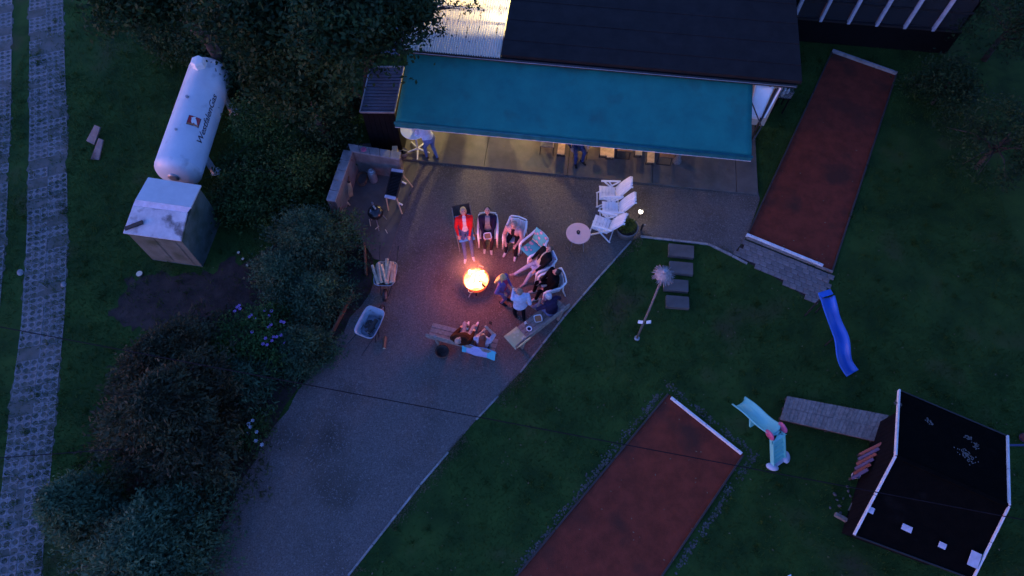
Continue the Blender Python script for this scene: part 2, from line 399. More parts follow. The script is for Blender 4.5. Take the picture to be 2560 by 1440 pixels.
# ---- loose stones of the gravel
def in_poly_np(x, y, poly):
    c = np.zeros(len(x), bool); n = len(poly); j = n-1
    for i in range(n):
        xi, yi = poly[i]; xj, yj = poly[j]
        if yi != yj:
            k = ((yi > y) != (yj > y)) & (x < (xj-xi)*(y-yi)/(yj-yi)+xi); c ^= k
        j = i
    return c
def np_mesh(name, V, F, mt, parent=None):
    me = bpy.data.meshes.new(name); n, k = F.shape
    me.vertices.add(len(V)); me.vertices.foreach_set('co', V.astype(np.float32).ravel())
    me.loops.add(n*k); me.loops.foreach_set('vertex_index', F.astype(np.int32).ravel())
    me.polygons.add(n); me.polygons.foreach_set('loop_start', np.arange(0, n*k, k, dtype=np.int32))
    me.update(); me.validate(); me.materials.append(mt)
    return link(name, me, parent)
gx = np.array([p[0] for p in gravel_poly]); gy = np.array([p[1] for p in gravel_poly])
x = rng.uniform(gx.min(), gx.max(), 90000); y = rng.uniform(max(gy.min(),-10.3), gy.max(), 90000)
k = in_poly_np(x, y, gravel_poly); x, y = x[k], y[k]; n = len(x)
r = rng.uniform(.010, .024, n)*rng.choice([1,1,1,1.4], n); a0 = rng.uniform(0, 6.28, n)
V = np.zeros((n,5,3))
for j in range(4):
    V[:,j,0] = x+np.cos(a0+j*1.571)*r*rng.uniform(.6,1.1,n); V[:,j,1] = y+np.sin(a0+j*1.571)*r; V[:,j,2] = .006
V[:,4,0] = x+rng.normal(0,.3,n)*r; V[:,4,1] = y+rng.normal(0,.3,n)*r; V[:,4,2] = .008+r*rng.uniform(.3,.8,n)
F = (np.arange(n)[:,None,None]*5+np.array([[0,1,4],[1,2,4],[2,3,4],[3,0,4]])[None]).reshape(-1,3)
tag(np_mesh('gravel_stones', V.reshape(-1,3), F, M['pebble']), 'loose grey gravel stones covering the yard', 'gravel', kind='stuff')
# ---- grass blades
def grass_field():
    N_ = 330000
    x = rng.uniform(-17.5, 15.5, N_); y = rng.uniform(-10.5, 12, N_); k = np.ones(N_, bool)
    for p in EXCL + [HOUSE_POLY, PAD_POLY, PATIO_POLY]: k &= ~in_poly_np(x, y, p)
    T = np.array(TRACK); 
    cell = set((int(math.floor(a/.2)), int(math.floor(b/.2))) for a, b in TRACK for a, b in ((a+dx, b+dy) for dx in (-.2,0,.2) for dy in (-.12,.12)))
    tk = np.array([(int(math.floor(a/.2)), int(math.floor(b/.2))) in cell for a, b in zip(x, y)])
    k &= ~(tk & (rng.random(N_) > .22))
    sk = in_poly_np(x, y, SOIL2); k &= ~(sk & (rng.random(N_) > .16))
    # thin patches
    pn = np.sin(x*.9+1.3*np.sin(y*.7))+np.sin(y*1.1+x*.4)
    k &= ~((pn < -1.1) & (rng.random(N_) > .35))
    x, y = x[k], y[k]; n = len(x); h = rng.uniform(.025,.075,n)*np.where(x < -6, 1.5, 1.0); a = rng.uniform(0,6.28,n); w = rng.uniform(.006,.013,n)
    tl = rng.uniform(.3,1.1,n); b = rng.uniform(0,6.28,n)
    V = np.zeros((n,3,3))
    V[:,0,0] = x-np.cos(a)*w; V[:,0,1] = y-np.sin(a)*w; V[:,1,0] = x+np.cos(a)*w; V[:,1,1] = y+np.sin(a)*w
    V[:,2,0] = x+np.cos(b)*h*tl; V[:,2,1] = y+np.sin(b)*h*tl; V[:,2,2] = h
    # taller tufts scattered in clumps
    tuft = rng.random((900,2))*np.array([33,22.5])+np.array([-17.5,-10.5]); ok = np.ones(900,bool)
    for p in EXCL+[HOUSE_POLY,PAD_POLY,PATIO_POLY]: ok &= ~in_poly_np(tuft[:,0],tuft[:,1],p)
    tuft = tuft[ok]; m_ = len(tuft)*26; c_ = np.repeat(tuft,26,0)+rng.normal(0,.06,(m_,2)); hh = rng.uniform(.06,.16,m_); aa = rng.uniform(0,6.28,m_); ww = rng.uniform(.006,.012,m_); bb = rng.uniform(0,6.28,m_)
    V2 = np.zeros((m_,3,3)); V2[:,0,0] = c_[:,0]-np.cos(aa)*ww; V2[:,0,1] = c_[:,1]-np.sin(aa)*ww; V2[:,1,0] = c_[:,0]+np.cos(aa)*ww; V2[:,1,1] = c_[:,1]+np.sin(aa)*ww; V2[:,2,0] = c_[:,0]+np.cos(bb)*hh*.6; V2[:,2,1] = c_[:,1]+np.sin(bb)*hh*.6; V2[:,2,2] = hh
    V = np.concatenate([V,V2]); n = len(V)
    tag(np_mesh('lawn_grass', V.reshape(-1,3), np.arange(n*3).reshape(-1,3), M['blade']), 'short green grass of the lawns and verges', 'grass', kind='stuff')

def dry_grass():
    pts = [Vector(p) for p in gp_right+gp_up[:4]]; V = []
    for a, b in zip(pts[:-1], pts[1:]):
        d = b-a; L = d.length; nn = Vector((-d.y, d.x)).normalized()
        if nn.x < 0: nn = -nn
        for k in range(int(L*520)):
            t = random.random(); s_ = abs(random.gauss(0,.14)); q = a+d*t+nn*(s_-.03)
            if math.sin(q.x*2.1)+math.sin(q.y*3.3+q.x) < -.3: continue
            ang = random.uniform(0,6.28); w = random.uniform(.006,.012); h = random.uniform(.02,.06); bb = random.uniform(0,6.28)
            V += [(q.x-w*math.cos(ang),q.y-w*math.sin(ang),.002),(q.x+w*math.cos(ang),q.y+w*math.sin(ang),.002),(q.x+h*math.cos(bb),q.y+h*math.sin(bb),h*.8)]
    V = np.array(V); tag(np_mesh('dry_grass', V, np.arange(len(V)).reshape(-1,3), mat('dry grass', (.16,.125,.07), (.07,.07,.03), .9, 3, spec=.1)), 'dry brownish grass along the lawn side of the kerb', 'dry grass', kind='stuff')
def fallen_leaves():
    V = []
    for k in range(420):
        px, py = (random.uniform(1250,2560), random.uniform(300,1440)) if k % 3 else (random.uniform(520,1300), random.uniform(420,1440))
        q = P(px,py); a = random.uniform(0,6.28); r = random.uniform(.015,.035); z = .02
        if inside(q.x,q.y,HOUSE_POLY) or inside(q.x,q.y,PATIO_POLY): z = .075
        for j in range(4): V.append((q.x+r*math.cos(a+j*1.571)*(1 if j % 2 else .55), q.y+r*math.sin(a+j*1.571)*(1 if j % 2 else .55), z+.012*(j % 2)))
    tag(np_mesh('fallen_leaves', np.array(V), np.arange(len(V)).reshape(-1,4), mat('fallen leaf', (.20,.14,.07), (.09,.06,.03), .8, 4)), 'small brown leaves fallen on lawn, lanes and gravel', 'fallen leaves', kind='stuff')
# ================================================================ house, awning, sheds
HO = P(990,305,2.2); HA = R(-6.9105); HO = Vector((HO.x, HO.y, 0))
hu, hv = Vector((math.cos(HA), math.sin(HA), 0)), Vector((-math.sin(HA), math.cos(HA), 0))
def Hp(u, v, z=0): q = HO+hu*u+hv*v; return Vector((q.x, q.y, z))
def Hxy(*uv): return [tuple(Hp(u, v)[:2]) for u, v in uv]
HOUSE_POLY = Hxy((-.1,2.9),(11.7,2.9),(11.7,9),(-.1,9)); PATIO_POLY = Hxy((-.35,.27),(11.3,.27),(11.3,3.1),(-.35,3.1))
PAD_POLY = XY((1050,405),(968,655),(935,648),(905,600),(850,520),(820,500),(870,360),(1000,360))
# patio slabs
pat = tag(empty('patio', HO, HA), kind='structure')
us = [-.35,2.51,5.22,7.95,10.62,11.3]
for a, b in zip(us[:-1], us[1:]):
    MB().box(((a+b)/2, 1.685, .02),(b-a-.014, 2.83, .09)).build('patio_slab', M['concrete'], pat, bevel=.008, seg=1)
# narrow joint row of tiles under the facade
for i in range(28):
    MB().box((-.15+i*.405, 3.3, .03),(.395,.38,.09)).build('facade_tile', M['concrete'], pat)
pad = tag(MB().prism(PAD_POLY, -.05, .03).build('concrete_pad', M['concrete'], bevel=.01), kind='structure')

house = empty('house', HO, HA, 'low house with dark flat roof and lit ribbed veranda roof behind the teal awning', 'house')
# dark flat roof
MB().slab([(2.86,2.25,3.0),(11.72,2.25,3.0),(11.78,9.5,3.12),(2.86,9.5,3.12)], .14).build('roof', M['bitumen'], house, bevel=.02)
for i in range(8): MB().box((7.3, 2.9+i*.85, 3.0+(.65+i*.85)*.01655+.006),(8.84,.06,.012)).build('felt_lap', M['bitumen'], house)
# corrugated translucent sheet
m = MB(); n = 27*8; W_ = 2.92
def corr(mb, u0, u1, v0, v1, z0, z1, waves, amp):
    k = waves*8; vs = []
    for i in range(k+1):
        t = i/k; h = amp*math.sin(t*waves*2*math.pi)
        vs += [(lerp(u0,u1,t), v0, z0+h), (lerp(u0,u1,t), v1, z1+h)]
    mb.add(vs, [(2*i, 2*i+2, 2*i+3, 2*i+1) for i in range(k)])
M['corr'] = mat('translucent ribbed sheet', (.74,.68,.54), (.66,.61,.50), .5, 2, trans=.16, stain=(.05,.045,.04), sscale=5, slo=.66, shi=.72)
corr(m, -.12, 2.84, 2.17, 6.4, 2.945, 3.1, 40, .030); m.build('ribbed_roof_sheet', M['corr'], house, smooth=True)
for v_ in (3.6, 4.15, 4.75, 5.4): MB().box((1.36, v_, 2.93+(v_-2.26)/4.14*.17-.034-.03),(2.9,.055,.06)).build('purlin', M['darkwall'], house)
m = MB()
for k in range(26):
    u0 = random.choice([.35,.8,1.05,1.4,1.75,2.05,2.3,2.6])+random.gauss(0,.03); v0 = random.uniform(2.4,5.2)
    for j in range(random.randint(2,7)):
        v_ = v0+j*.07+random.uniform(-.02,.02); s_ = random.uniform(.008,.02); m.ball((u0+random.gauss(0,.008), v_, 2.93+(v_-2.26)/4.14*.17+.034),(s_,s_*1.8,s_*.6),6)
o = m.build('roof_debris', M['bark'], house); o['kind'] = 'stuff'
# gutter
m = MB(); m.tube([(-.25,2.17,2.86),(11.6,2.17,2.86)], .055, 10); m.build('gutter', M['darkmetal'], house, smooth=True)
MB().box((5.67,2.112,2.895),(11.8,.012,.02)).build('gutter_rim', M['steel'], house)
# walls
def wall_seg(u0, u1, z0=.05, z1=2.87, v=3.1, t=.16, mt='housewall'): MB().box(((u0+u1)/2, v+t/2, (z0+z1)/2),(u1-u0, t, z1-z0)).build('wall', M[mt], house)
wall_seg(-.12,.02); wall_seg(1.34,1.66); wall_seg(2.04,2.44); wall_seg(3.05,4.6); wall_seg(5.7,7.3); wall_seg(8.4,11.6)
for a, b in ((.02,1.34),(1.66,2.04),(2.44,3.05),(4.6,5.7),(7.3,8.4)): wall_seg(a, b, 2.25, 2.87)
wall_seg(4.6,5.7,.05,.95); wall_seg(7.3,8.4,.05,.95)
for a, b in ((4.6,5.7),(7.3,8.4)):
    w_ = MB().box(((a+b)/2,3.16,1.6),(b-a-.1,.02,1.2)).build('window', M['glass'], house)
    f_ = MB()
    for x0 in (a+.025, (a+b)/2, b-.025): f_.box((x0,3.17,1.6),(.05,.05,1.3))
    f_.box(((a+b)/2,3.17,.975),(b-a,.052,.05)); f_.box(((a+b)/2,3.17,2.225),(b-a,.052,.05)); f_.build('frame', M['whitepaint'], w_)
MB().box((1.55,6.5,1.4),(3.4,.12,2.8)).build('wall', M['lightwall'], house); MB().box((-.06,4.83,1.4),(.12,3.3,2.8)).build('wall', M['lightwall'], house)
MB().box((3.3,4.83,1.4),(.12,3.3,2.8)).build('wall', M['lightwall'], house); MB().box((11.55,6.3,1.4),(.14,6.2,2.8)).build('wall', M['housewall'], house)
MB().box((1.6,4.85,.04),(3.3,3.3,.06)).build('veranda_floor', M['concrete'], house)
MB().box((7.2,3.18,2.86),(8.7,.2,.02)).build('wall_plate', M['darkmetal'], house)
MB().box((1.4,3.02,2.885),(2.95,.05,.08)).build('wall_plate', M['brownwood'], house)
MB().box((7.4,2.68,2.82),(8.4,.78,.03)).build('eave_soffit', M['darkwall'], house)
# post on the left and brackets that carry the awning
for u_ in (.0, 2.8, 5.6, 8.4, 10.9): MB().box((u_,2.7,2.72),(.06,.9,.08)).build('bracket', M['darkmetal'], house)
# pale sheet of the neighbouring lean-to seen between tree and awning
MB().slab([(-1.05,2.3,2.55),(-.3,2.3,2.55),(-.3,3.3,2.7),(-1.05,3.3,2.7)], .03).build('side_roof_sheet', M['shedmetal'], house)

def lamp(name, loc, color, power, rad, label, holder=None):
    e = empty(name, loc, 0, label, 'lamp')
    m = MB(); m.ball((0,0,0), rad, 14); bulb = m.build('bulb', emit(name+' glow', color, 2.5), e, smooth=True)
    m = MB(); m.lathe([(.02,.06+rad),(.05,rad+.02),(.045,rad*.72)], 14); m.build('cap', M['darkmetal'], e)
    l = bpy.data.lights.new(name+'_light', 'POINT'); l.energy = power; l.color = color; l.shadow_soft_size = rad*1.3
    lo = bpy.data.objects.new('light', l); COL.objects.link(lo); lo.parent = e; lo.location = (0,0,-rad*1.6)
    return e
lamp('ceiling_lamp', Hp(1.55,5.3,2.45), (1,.78,.34), 66, .07, 'warm ceiling lamp glowing under the ribbed veranda roof')
lamp('ceiling_lamp', Hp(2.62,3.95,2.62), (1,.90,.72), 12, .05, 'whiter lamp under the right edge of the ribbed veranda roof')
lamp('wall_lamp', Hp(4.9,2.9,2.2), (1,.52,.14), 9, .06, 'amber wall lamp under the middle of the awning')
lamp('wall_lamp', Hp(6.9,2.9,2.2), (1,.66,.34), 5, .06, 'dim wall lamp under the right half of the awning')

# awning
aw = empty('awning', HO, HA, 'wide teal cloth awning sloping out over the patio', 'awning')
m = MB(); nu, nv = 60, 16; vs = []
for i in range(nu+1):
    for j in range(nv+1):
        t, s = i/nu, j/nv; u_ = lerp(lerp(-.02,10.42,t), lerp(0,10.36,t), s)
        z = lerp(2.2, 2.80, s) - .035*math.sin(math.pi*s)*(1+.3*math.sin(t*13)) + .006*math.sin(t*40+s*5)
        vs.append((u_, s*2.36, z))
m.add(vs, [(i*(nv+1)+j, (i+1)*(nv+1)+j, (i+1)*(nv+1)+j+1, i*(nv+1)+j+1) for i in range(nu) for j in range(nv)])
cl_ = m.build('cloth', M['awning'], aw, smooth=True); md = cl_.modifiers.new('t','SOLIDIFY'); md.thickness = .006
m = MB(); m.tube([(-.05,-.03,2.19),(10.45,-.03,2.19)], .04, 10); m.build('front_bar', M['awnedge'], aw, smooth=True)
m = MB(); vs = []
for i in range(121):
    u_ = lerp(-.03,10.43,i/120); vs += [(u_, -.075+.008*math.sin(i*1.7), 2.20), (u_, -.085+.012*math.sin(i*1.1), 2.075+.012*math.cos(i*1.57))]
m.add(vs, [(2*i,2*i+1,2*i+3,2*i+2) for i in range(120)]); m.build('valance', M['awnedge'], aw, smooth=True)
m = MB(); m.bar((-.03,-.095,2.075),(10.43,-.095,2.075),.012,.012); m.build('hem', M['whitepaint'], aw)
for u_ in (1.2,4.4,7.6,10.2):
    m = MB(); m.tube([(u_,2.1,2.66),(u_+.5,1.0,2.33),(u_,.0,2.14)], .02, 8); m.build('folding_arm', M['darkmetal'], aw)
# fairy light strip
ls = empty('light_string', Hp(5,.02,2.06), HA, 'string of violet and red fairy lights hung along the front hem of the awning', 'fairy lights')
vio, redl = emit('violet bulb', (.35,.18,1), 1.0), emit('red bulb', (1,.10,.12), .9)
m = MB(); m.tube([(-2.6,0,0),(2.6,0,0)], .006, 5); m.build('cord', M['cable'], ls)
for i in range(30):
    u_ = -2.5+i*.172; m = MB(); m.ball((u_,0,-.02), .014, 8); m.build('bulb', redl if i in (2,3,4) else vio, ls)
# white sheet and rail at the right end
ws = empty('white_side_sheet', Hp(10.7,2,0), HA, 'white plastic sheet sloping down beside the right end of the awning', 'tarpaulin')
vs = []; m = MB()
for i in range(9):
    for j in range(9):
        s, t = i/8, j/8; u_ = lerp(lerp(10.46,11.04,s), lerp(10.44,10.80,s), t)-10.7
        vs.append((u_, lerp(2.30,1.58,t)-2, lerp(2.68,2.02,t)+.012*math.sin(s*9+t*4)-.03*math.sin(math.pi*s)*t))
m.add(vs, [(i*9+j,i*9+j+1,(i+1)*9+j+1,(i+1)*9+j) for i in range(8) for j in range(8)])
o = m.build('sheet', M['white'], ws, smooth=True); md = o.modifiers.new('t','SOLIDIFY'); md.thickness = .008
MB().bar((.43,.26,2.66),(.12,-.45,2.02),.05,.05).build('rail', M['darkmetal'], ws); MB().bar((.50,.24,2.68),(.20,-.40,2.06),.045,.05).build('white_rail', M['white'], ws)
for q in ((.38,.24),(.10,-.42)): MB().bar((q[0],q[1],.0),(q[0],q[1],2.05 if q[1] < 0 else 2.62),.05,.05).build('post', M['darkmetal'], ws)
# clear crate of bottles
q = P(1960,232,.75); cr = empty('clear_crate', (q.x,q.y,0), HA, 'clear plastic crate of white bottles on a stand by the house corner', 'crate')
m = MB(); w_, d_, h_ = .42,.46,.3
for s in (-1,1): m.box((s*w_/2,0,.75+h_/2),(.012,d_,h_)); m.box((0,s*d_/2,.75+h_/2),(w_-.016,.012,h_))
m.box((0,0,.745),(w_,d_,.012)); m.build('tray', M['clear'], cr)
m = MB()
for s in (-1,1):
    for t in (-1,1): m.box((s*.18,t*.2,.365),(.04,.04,.73))
m.box((0,0,.72),(.46,.5,.025)); m.build('stand', M['darkwall'], cr)
for i, (x_, y_) in enumerate(((-.1,.08),(.02,.1),(-.02,-.05),(.1,-.02),(-.1,-.14))):
    b_ = empty('bottle', q+Vector((x_,y_,.0)), 0, 'white bottle standing in the clear crate by the house corner', 'bottle', 'white bottles in the crate')
    b_.location.z = .76; m = MB(); m.lathe([(.001,0),(.038,0),(.04,.14),(.015,.19),(.015,.23),(.001,.23)], 12); m.build('body', M['white'], b_, smooth=True)
    m = MB(); m.lathe([(.018,.22),(.018,.25),(.001,.25)], 10); m.build('cap', M['palegrey'], b_)

# tool shed with ribbed metal roof left of the awning
sh = empty('tool_shed', Hp(-.75,1.4,0), HA, 'dark narrow shed with ribbed metal roof at the left end of the awning', 'shed')
def S(px, py, z): q = P(px,py,z)-sh.location; return Vector((q.x*math.cos(-HA)-q.y*math.sin(-HA), q.x*math.sin(-HA)+q.y*math.cos(-HA), z))
c4 = [S(900,281,2.1), S(986,282,2.1), S(1010,168,2.25), S(926,168,2.25)]
for i in range(14):
    a, b = i/14, (i+.80)/14
    pl = MB(); pl.slab([c4[0].lerp(c4[3],a), c4[1].lerp(c4[2],a), c4[1].lerp(c4[2],b), c4[0].lerp(c4[3],b)], .03); pl.build('roof_panel', M['shedmetal'], sh, bevel=.006, seg=1)
MB().slab([p-Vector((0,0,.035)) for p in c4], .02).build('roof_deck', M['black'], sh)
for a, b in ((0,1),(1,2),(2,3),(3,0)): MB().bar(c4[a]+Vector((0,0,.01)), c4[b]+Vector((0,0,.012)), .028, .06).build('roof_trim', M['steel'], sh)
fl = [Vector((p.x*.93, p.y*.93, 0)) for p in c4]
for a, b in ((0,1),(1,2),(2,3),(3,0)):
    d = fl[b]-fl[a]; n = max(4, int(d.length/.16))
    for i in range(n):
        p, q2 = fl[a]+d*(i/n), fl[a]+d*((i+.95)/n); zt = lerp(c4[a].z, c4[b].z, i/n)-.07
        MB().bar((p.x,p.y,zt/2),(q2.x,q2.y,zt/2),.025,zt).build('wall_board', M['darkwall'], sh)

# glazed wing, upper right
gw = empty('glazed_wing', Hp(12.5,7.25,0), HA, 'dark building wing with tall glazing between pale mullions at the upper right', 'building')
MB().box((2.85,.12,.5),(5.8,.2,1.0)).build('wall', M['darkwall'], gw); MB().box((5.72,2.6,2.3),(.14,4.8,4.6)).build('wall', M['darkwall'], gw); MB().box((.05,2.6,2.3),(.1,4.8,4.6)).build('wall', M['darkwall'], gw)
MB().box((2.85,5.0,2.3),(5.8,.14,4.6)).build('wall', M['lightwall'], gw); MB().box((2.85,2.5,.05),(5.6,4.8,.08)).build('floor', M['brownwood'], gw)
MB().box((2.85,2.45,4.66),(6.0,5.2,.12)).build('roof', M['bitumen'], gw)
us_ = [.02,.93,1.88,2.84,3.79,4.75]
for u0 in us_: MB().box((u0,-.03,2.8),(.10,.12,3.6)).build('mullion', M['palegrey'], gw, bevel=.006)
for u0, u1 in zip(us_, us_[1:]+[5.68]): MB().box(((u0+u1)/2,.06,2.8),(u1-u0-.12,.012,3.5)).build('pane', M['glass'], gw)
MB().box((2.85,.03,1.02),(5.7,.16,.06)).build('sill', M['darkmetal'], gw); MB().box((2.85,.04,1.75),(5.7,.06,.05)).build('transom', M['darkmetal'], gw)
lamp('floor_lamp', Hp(13.0,8.6,1.9), (1,.50,.28), 1.2, .06, 'dim warm lamp behind the leftmost pane of the glazed wing')

# ------------------------------------------------------------ barbecue corner
bw = empty('barbecue_wall', P(930,420), 0, 'L shaped rendered wall with flat coping round the barbecue corner', 'wall')
def wl(pts, z): return [tuple(P(x,y,z)[:2]) for x, y in pts]
back = wl([(872,360),(1000,380),(997,398),(878,378)], 1.05); left = wl([(858,376),(881,379),(838,502),(816,498)], 1.05)
for n_, pl in (('back', back), ('left', left)):
    MB().prism(pl, 0, 1.0).build('wall', M['wallstone'], bw, world=True)
    cx = sum(p[0] for p in pl)/4; cy = sum(p[1] for p in pl)/4
    pa, pb, pc, pd = [Vector((cx+(p[0]-cx)*1.04, cy+(p[1]-cy)*1.04)) for p in pl]
    k = 5
    for i in range(k):
        if n_ == 'back': qd = [pa.lerp(pb,i/k+.004), pa.lerp(pb,(i+1)/k-.004), pd.lerp(pc,(i+1)/k-.004), pd.lerp(pc,i/k+.004)]
        else: qd = [pa.lerp(pd,i/k+.004), pb.lerp(pc,i/k+.004), pb.lerp(pc,(i+1)/k-.004), pa.lerp(pd,(i+1)/k-.004)]
        zz = 1.05+random.uniform(-.004,.006)+(.012 if n_ == 'back' else 0)
        MB().prism([(q.x,q.y) for q in qd], 1.002, zz).build('coping_stone', M['coping'], bw, world=True, bevel=.01, seg=1)
q = P(992,400,.5); MB().box((q.x,q.y,.5),(.16,.34,1.0)).build('end_pier', M['pine'], bw, world=True, bevel=.01)

# gas meter shed
gs = empty('meter_hut', P(440,560), 0, 'small grey green hut with weathered white two level roof at the tank foot', 'hut')
zt = 1.75
bl, br = P(370,443,zt), P(503,463,zt); rl, rr = P(338,499,zt+.22), P(477,519,zt+.22); sl, sr = P(332,514,zt+.12), P(468,532,zt+.12); fl_, fr = P(307,583,zt-.12), P(452,603,zt-.12)
m = MB(); m.slab([bl,br,rr,rl], .05); m.build('upper_lid', M['shedroof2'], gs, world=True, bevel=.008)
m = MB(); m.slab([sl,sr,fr,fl_], .05); m.build('lower_lid', M['shedroof'], gs, world=True, bevel=.008)
m = MB(); m.slab([rl+Vector((0,0,-.005)),rr+Vector((0,0,-.005)),sr,sl], .02); m.build('step_board', M['palegrey'], gs, world=True)
ctr = (bl+br+fl_+fr)/4
def inn(p, k=.93): return Vector((ctr.x+(p.x-ctr.x)*k, ctr.y+(p.y-ctr.y)*k, 0))
ring = [inn(fl_), inn(fr), inn(br), inn(bl)]; tops = [fl_.z-.06, fr.z-.06, br.z-.06, bl.z-.06]
m = MB(); m.add([p for p in ring]+[Vector((p.x,p.y,t)) for p, t in zip(ring, tops)], [(0,1,5,4),(1,2,6,5),(2,3,7,6),(3,0,4,7),(4,5,6,7)]); m.build('wall', M['shedwall'], gs, world=True)
for s in (.30,.70):
    a_ = ring[0].lerp(ring[1], s-.16); b_ = ring[0].lerp(ring[1], s+.16); nrm = Vector((0,-1,0))*.012
    d_ = MB(); d_.add([a_+nrm+Vector((0,0,.15)), b_+nrm+Vector((0,0,.15)), b_+nrm+Vector((0,0,1.45)), a_+nrm+Vector((0,0,1.45))], [(0,1,2,3)]); d_.build('door', M['shedwall'], gs, world=True)
q0, q1 = P(312,572,zt-.02), P(357,555,zt+.03); o = MB().bar(q0, q1, .12, .045).build('loose_board', M['board'], bevel=.006); tag(o, 'short dark board lying on the hut roof corner', 'board')

# gas tank
TA, TB = P(438,450,1.0), P(533,166,1.0); tdir = (TB-TA).normalized(); tl = (TB-TA).length; tr = .68
tk = empty('gas_tank', ((TA+TB)/2).to_3d(), math.atan2(tdir.y, tdir.x), 'long white gas tank with dark lettering and a red emblem beside the meter hut', 'gas tank')
tk.location.z = 0; hl = tl/2; ro = Matrix.Rotation(R(90), 3, 'Y')
prof = [(.001,-hl)] + [(tr*math.sin(a), -hl+.36-.36*math.cos(a)) for a in [R(10*i) for i in range(1,10)]] + [(tr, -hl+.36), (tr, hl-.36)] + [(tr*math.cos(a), hl-.36+.36*math.sin(a)) for a in [R(10*i) for i in range(1,10)]] + [(.001, hl)]
m = MB(); m.lathe(prof, 64, (0,0,1.0), ro); m.build('shell', M['tank'], tk, smooth=True)
for s in (-hl+.37, 0, hl-.37):
    m = MB(); m.lathe([(tr-.004,s-.012),(tr+.003,s-.008),(tr+.003,s+.008),(tr-.004,s+.012)], 64, (0,0,1.0), ro); m.build('weld_seam', M['tank'], tk, smooth=True)
for s in (-1.25, 1.25):
    for t in (-1, 1):
        m = MB(); m.box((s,t*.55,.36),(.22,.10,.72)); m.box((s,t*.62,.03),(.3,.26,.06)); m.build('leg', M['tank'], tk, bevel=.01)
m = MB(); m.lathe([(.24,1.60),(.24,1.84),(.20,1.90),(.001,1.92)], 6, (hl-.62,0.02,0)); m.build('valve_cover', M['white'], tk, bevel=.02)
m = MB(); m.lathe([(.05,1.66),(.05,1.73),(.001,1.73)], 12, (.35,.05,0)); m.build('fitting', M['steel'], tk)
m = MB(); m.lathe([(.04,1.66),(.04,1.72),(.001,1.72)], 12, (-.95,.05,0)); m.build('fitting', M['steel'], tk)
m = MB(); m.lathe([(.16,-.06),(.16,.03),(.10,.05),(.001,.05)], 20, (-hl+.02,0,1.12), Matrix.Rotation(R(-90),3,'Y')); m.build('end_flange', M['steel'], tk, smooth=True)
# lettering and emblem wrapped on the shell;  s along the tank, w measured round it from the crown to the right
def wrap(me, s0, w0, lift):
    for v in me.vertices:
        a = -(w0 - v.co.y)/tr; rr_ = tr+lift+v.co.z
        v.co = Vector((s0+v.co.x, rr_*math.sin(a), 1.0+rr_*math.cos(a)))
    me.update()
cu = bpy.data.curves.new('lettering', 'FONT'); cu.body = 'WestfalenGas'; cu.size = .36; cu.shear = .25; cu.align_x = 'CENTER'; cu.align_y = 'CENTER'; cu.space_character = .95; cu.offset = .004
to = bpy.data.objects.new('tmp', cu); COL.objects.link(to); bpy.context.view_layer.update()
me = bpy.data.meshes.new_from_object(to.evaluated_get(bpy.context.evaluated_depsgraph_get())); bpy.data.objects.remove(to)
bm_ = bmesh.new(); bm_.from_mesh(me); bmesh.ops.triangulate(bm_, faces=bm_.faces)
for _ in range(2): bmesh.ops.subdivide_edges(bm_, edges=[e for e in bm_.edges if e.calc_length() > .07], cuts=1)
bm_.to_mesh(me); bm_.free()
sx = 1.95/max(1e-3, max(v.co.x for v in me.vertices)-min(v.co.x for v in me.vertices))
for v in me.vertices: v.co.x *= sx; v.co.y *= .70
wrap(me, -.22, .70, .006); me.materials.clear(); me.materials.append(mat('lettering ink', (.05,.035,.055), None, .5, 6)); link('lettering', me, tk)
def decal(name, poly, lift, mt, s0=-.52, w0=.36):
    bm_ = bmesh.new(); f = bm_.faces.new([bm_.verts.new((x, y, 0)) for x, y in poly]); bmesh.ops.triangulate(bm_, faces=[f])
    for _ in range(2): bmesh.ops.subdivide_edges(bm_, edges=[e for e in bm_.edges if e.calc_length() > .06], cuts=1)
    me = bpy.data.meshes.new(name); bm_.to_mesh(me); bm_.free(); wrap(me, s0, w0, lift)
    me.materials.append(mt); return link(name, me, tk)
sq = .18
decal('emblem_border', [(-sq,-sq),(sq,-sq),(sq,sq),(-sq,sq)], .005, mat('emblem border', (.10,.035,.05), None, .5, 5))
decal('emblem_bar', [(-sq+.02,-sq+.015),(-sq+.075,-sq+.015),(-sq+.075,sq-.015),(-sq+.02,sq-.015)], .008, mat('emblem orange', (.55,.20,.08), None, .5, 5))
decal('emblem_field', [(-sq+.085,-sq+.03),(sq-.015,-sq+.03),(sq-.015,sq-.015),(-sq+.085,sq-.015)], .008, mat('emblem red', (.55,.03,.04), None, .5, 5))
decal('emblem_horse', [(-.10,-.12),(-.06,-.06),(-.02,-.09),(.02,-.03),(.07,-.05),(.12,-.01),(.17,-.03),(.15,.04),(.10,.05),(.09,.10),(.05,.07),(.01,.08),(-.02,.04),(-.07,.06),(-.10,.02),(-.06,-.01),(-.09,-.05)], .011, M['white'])
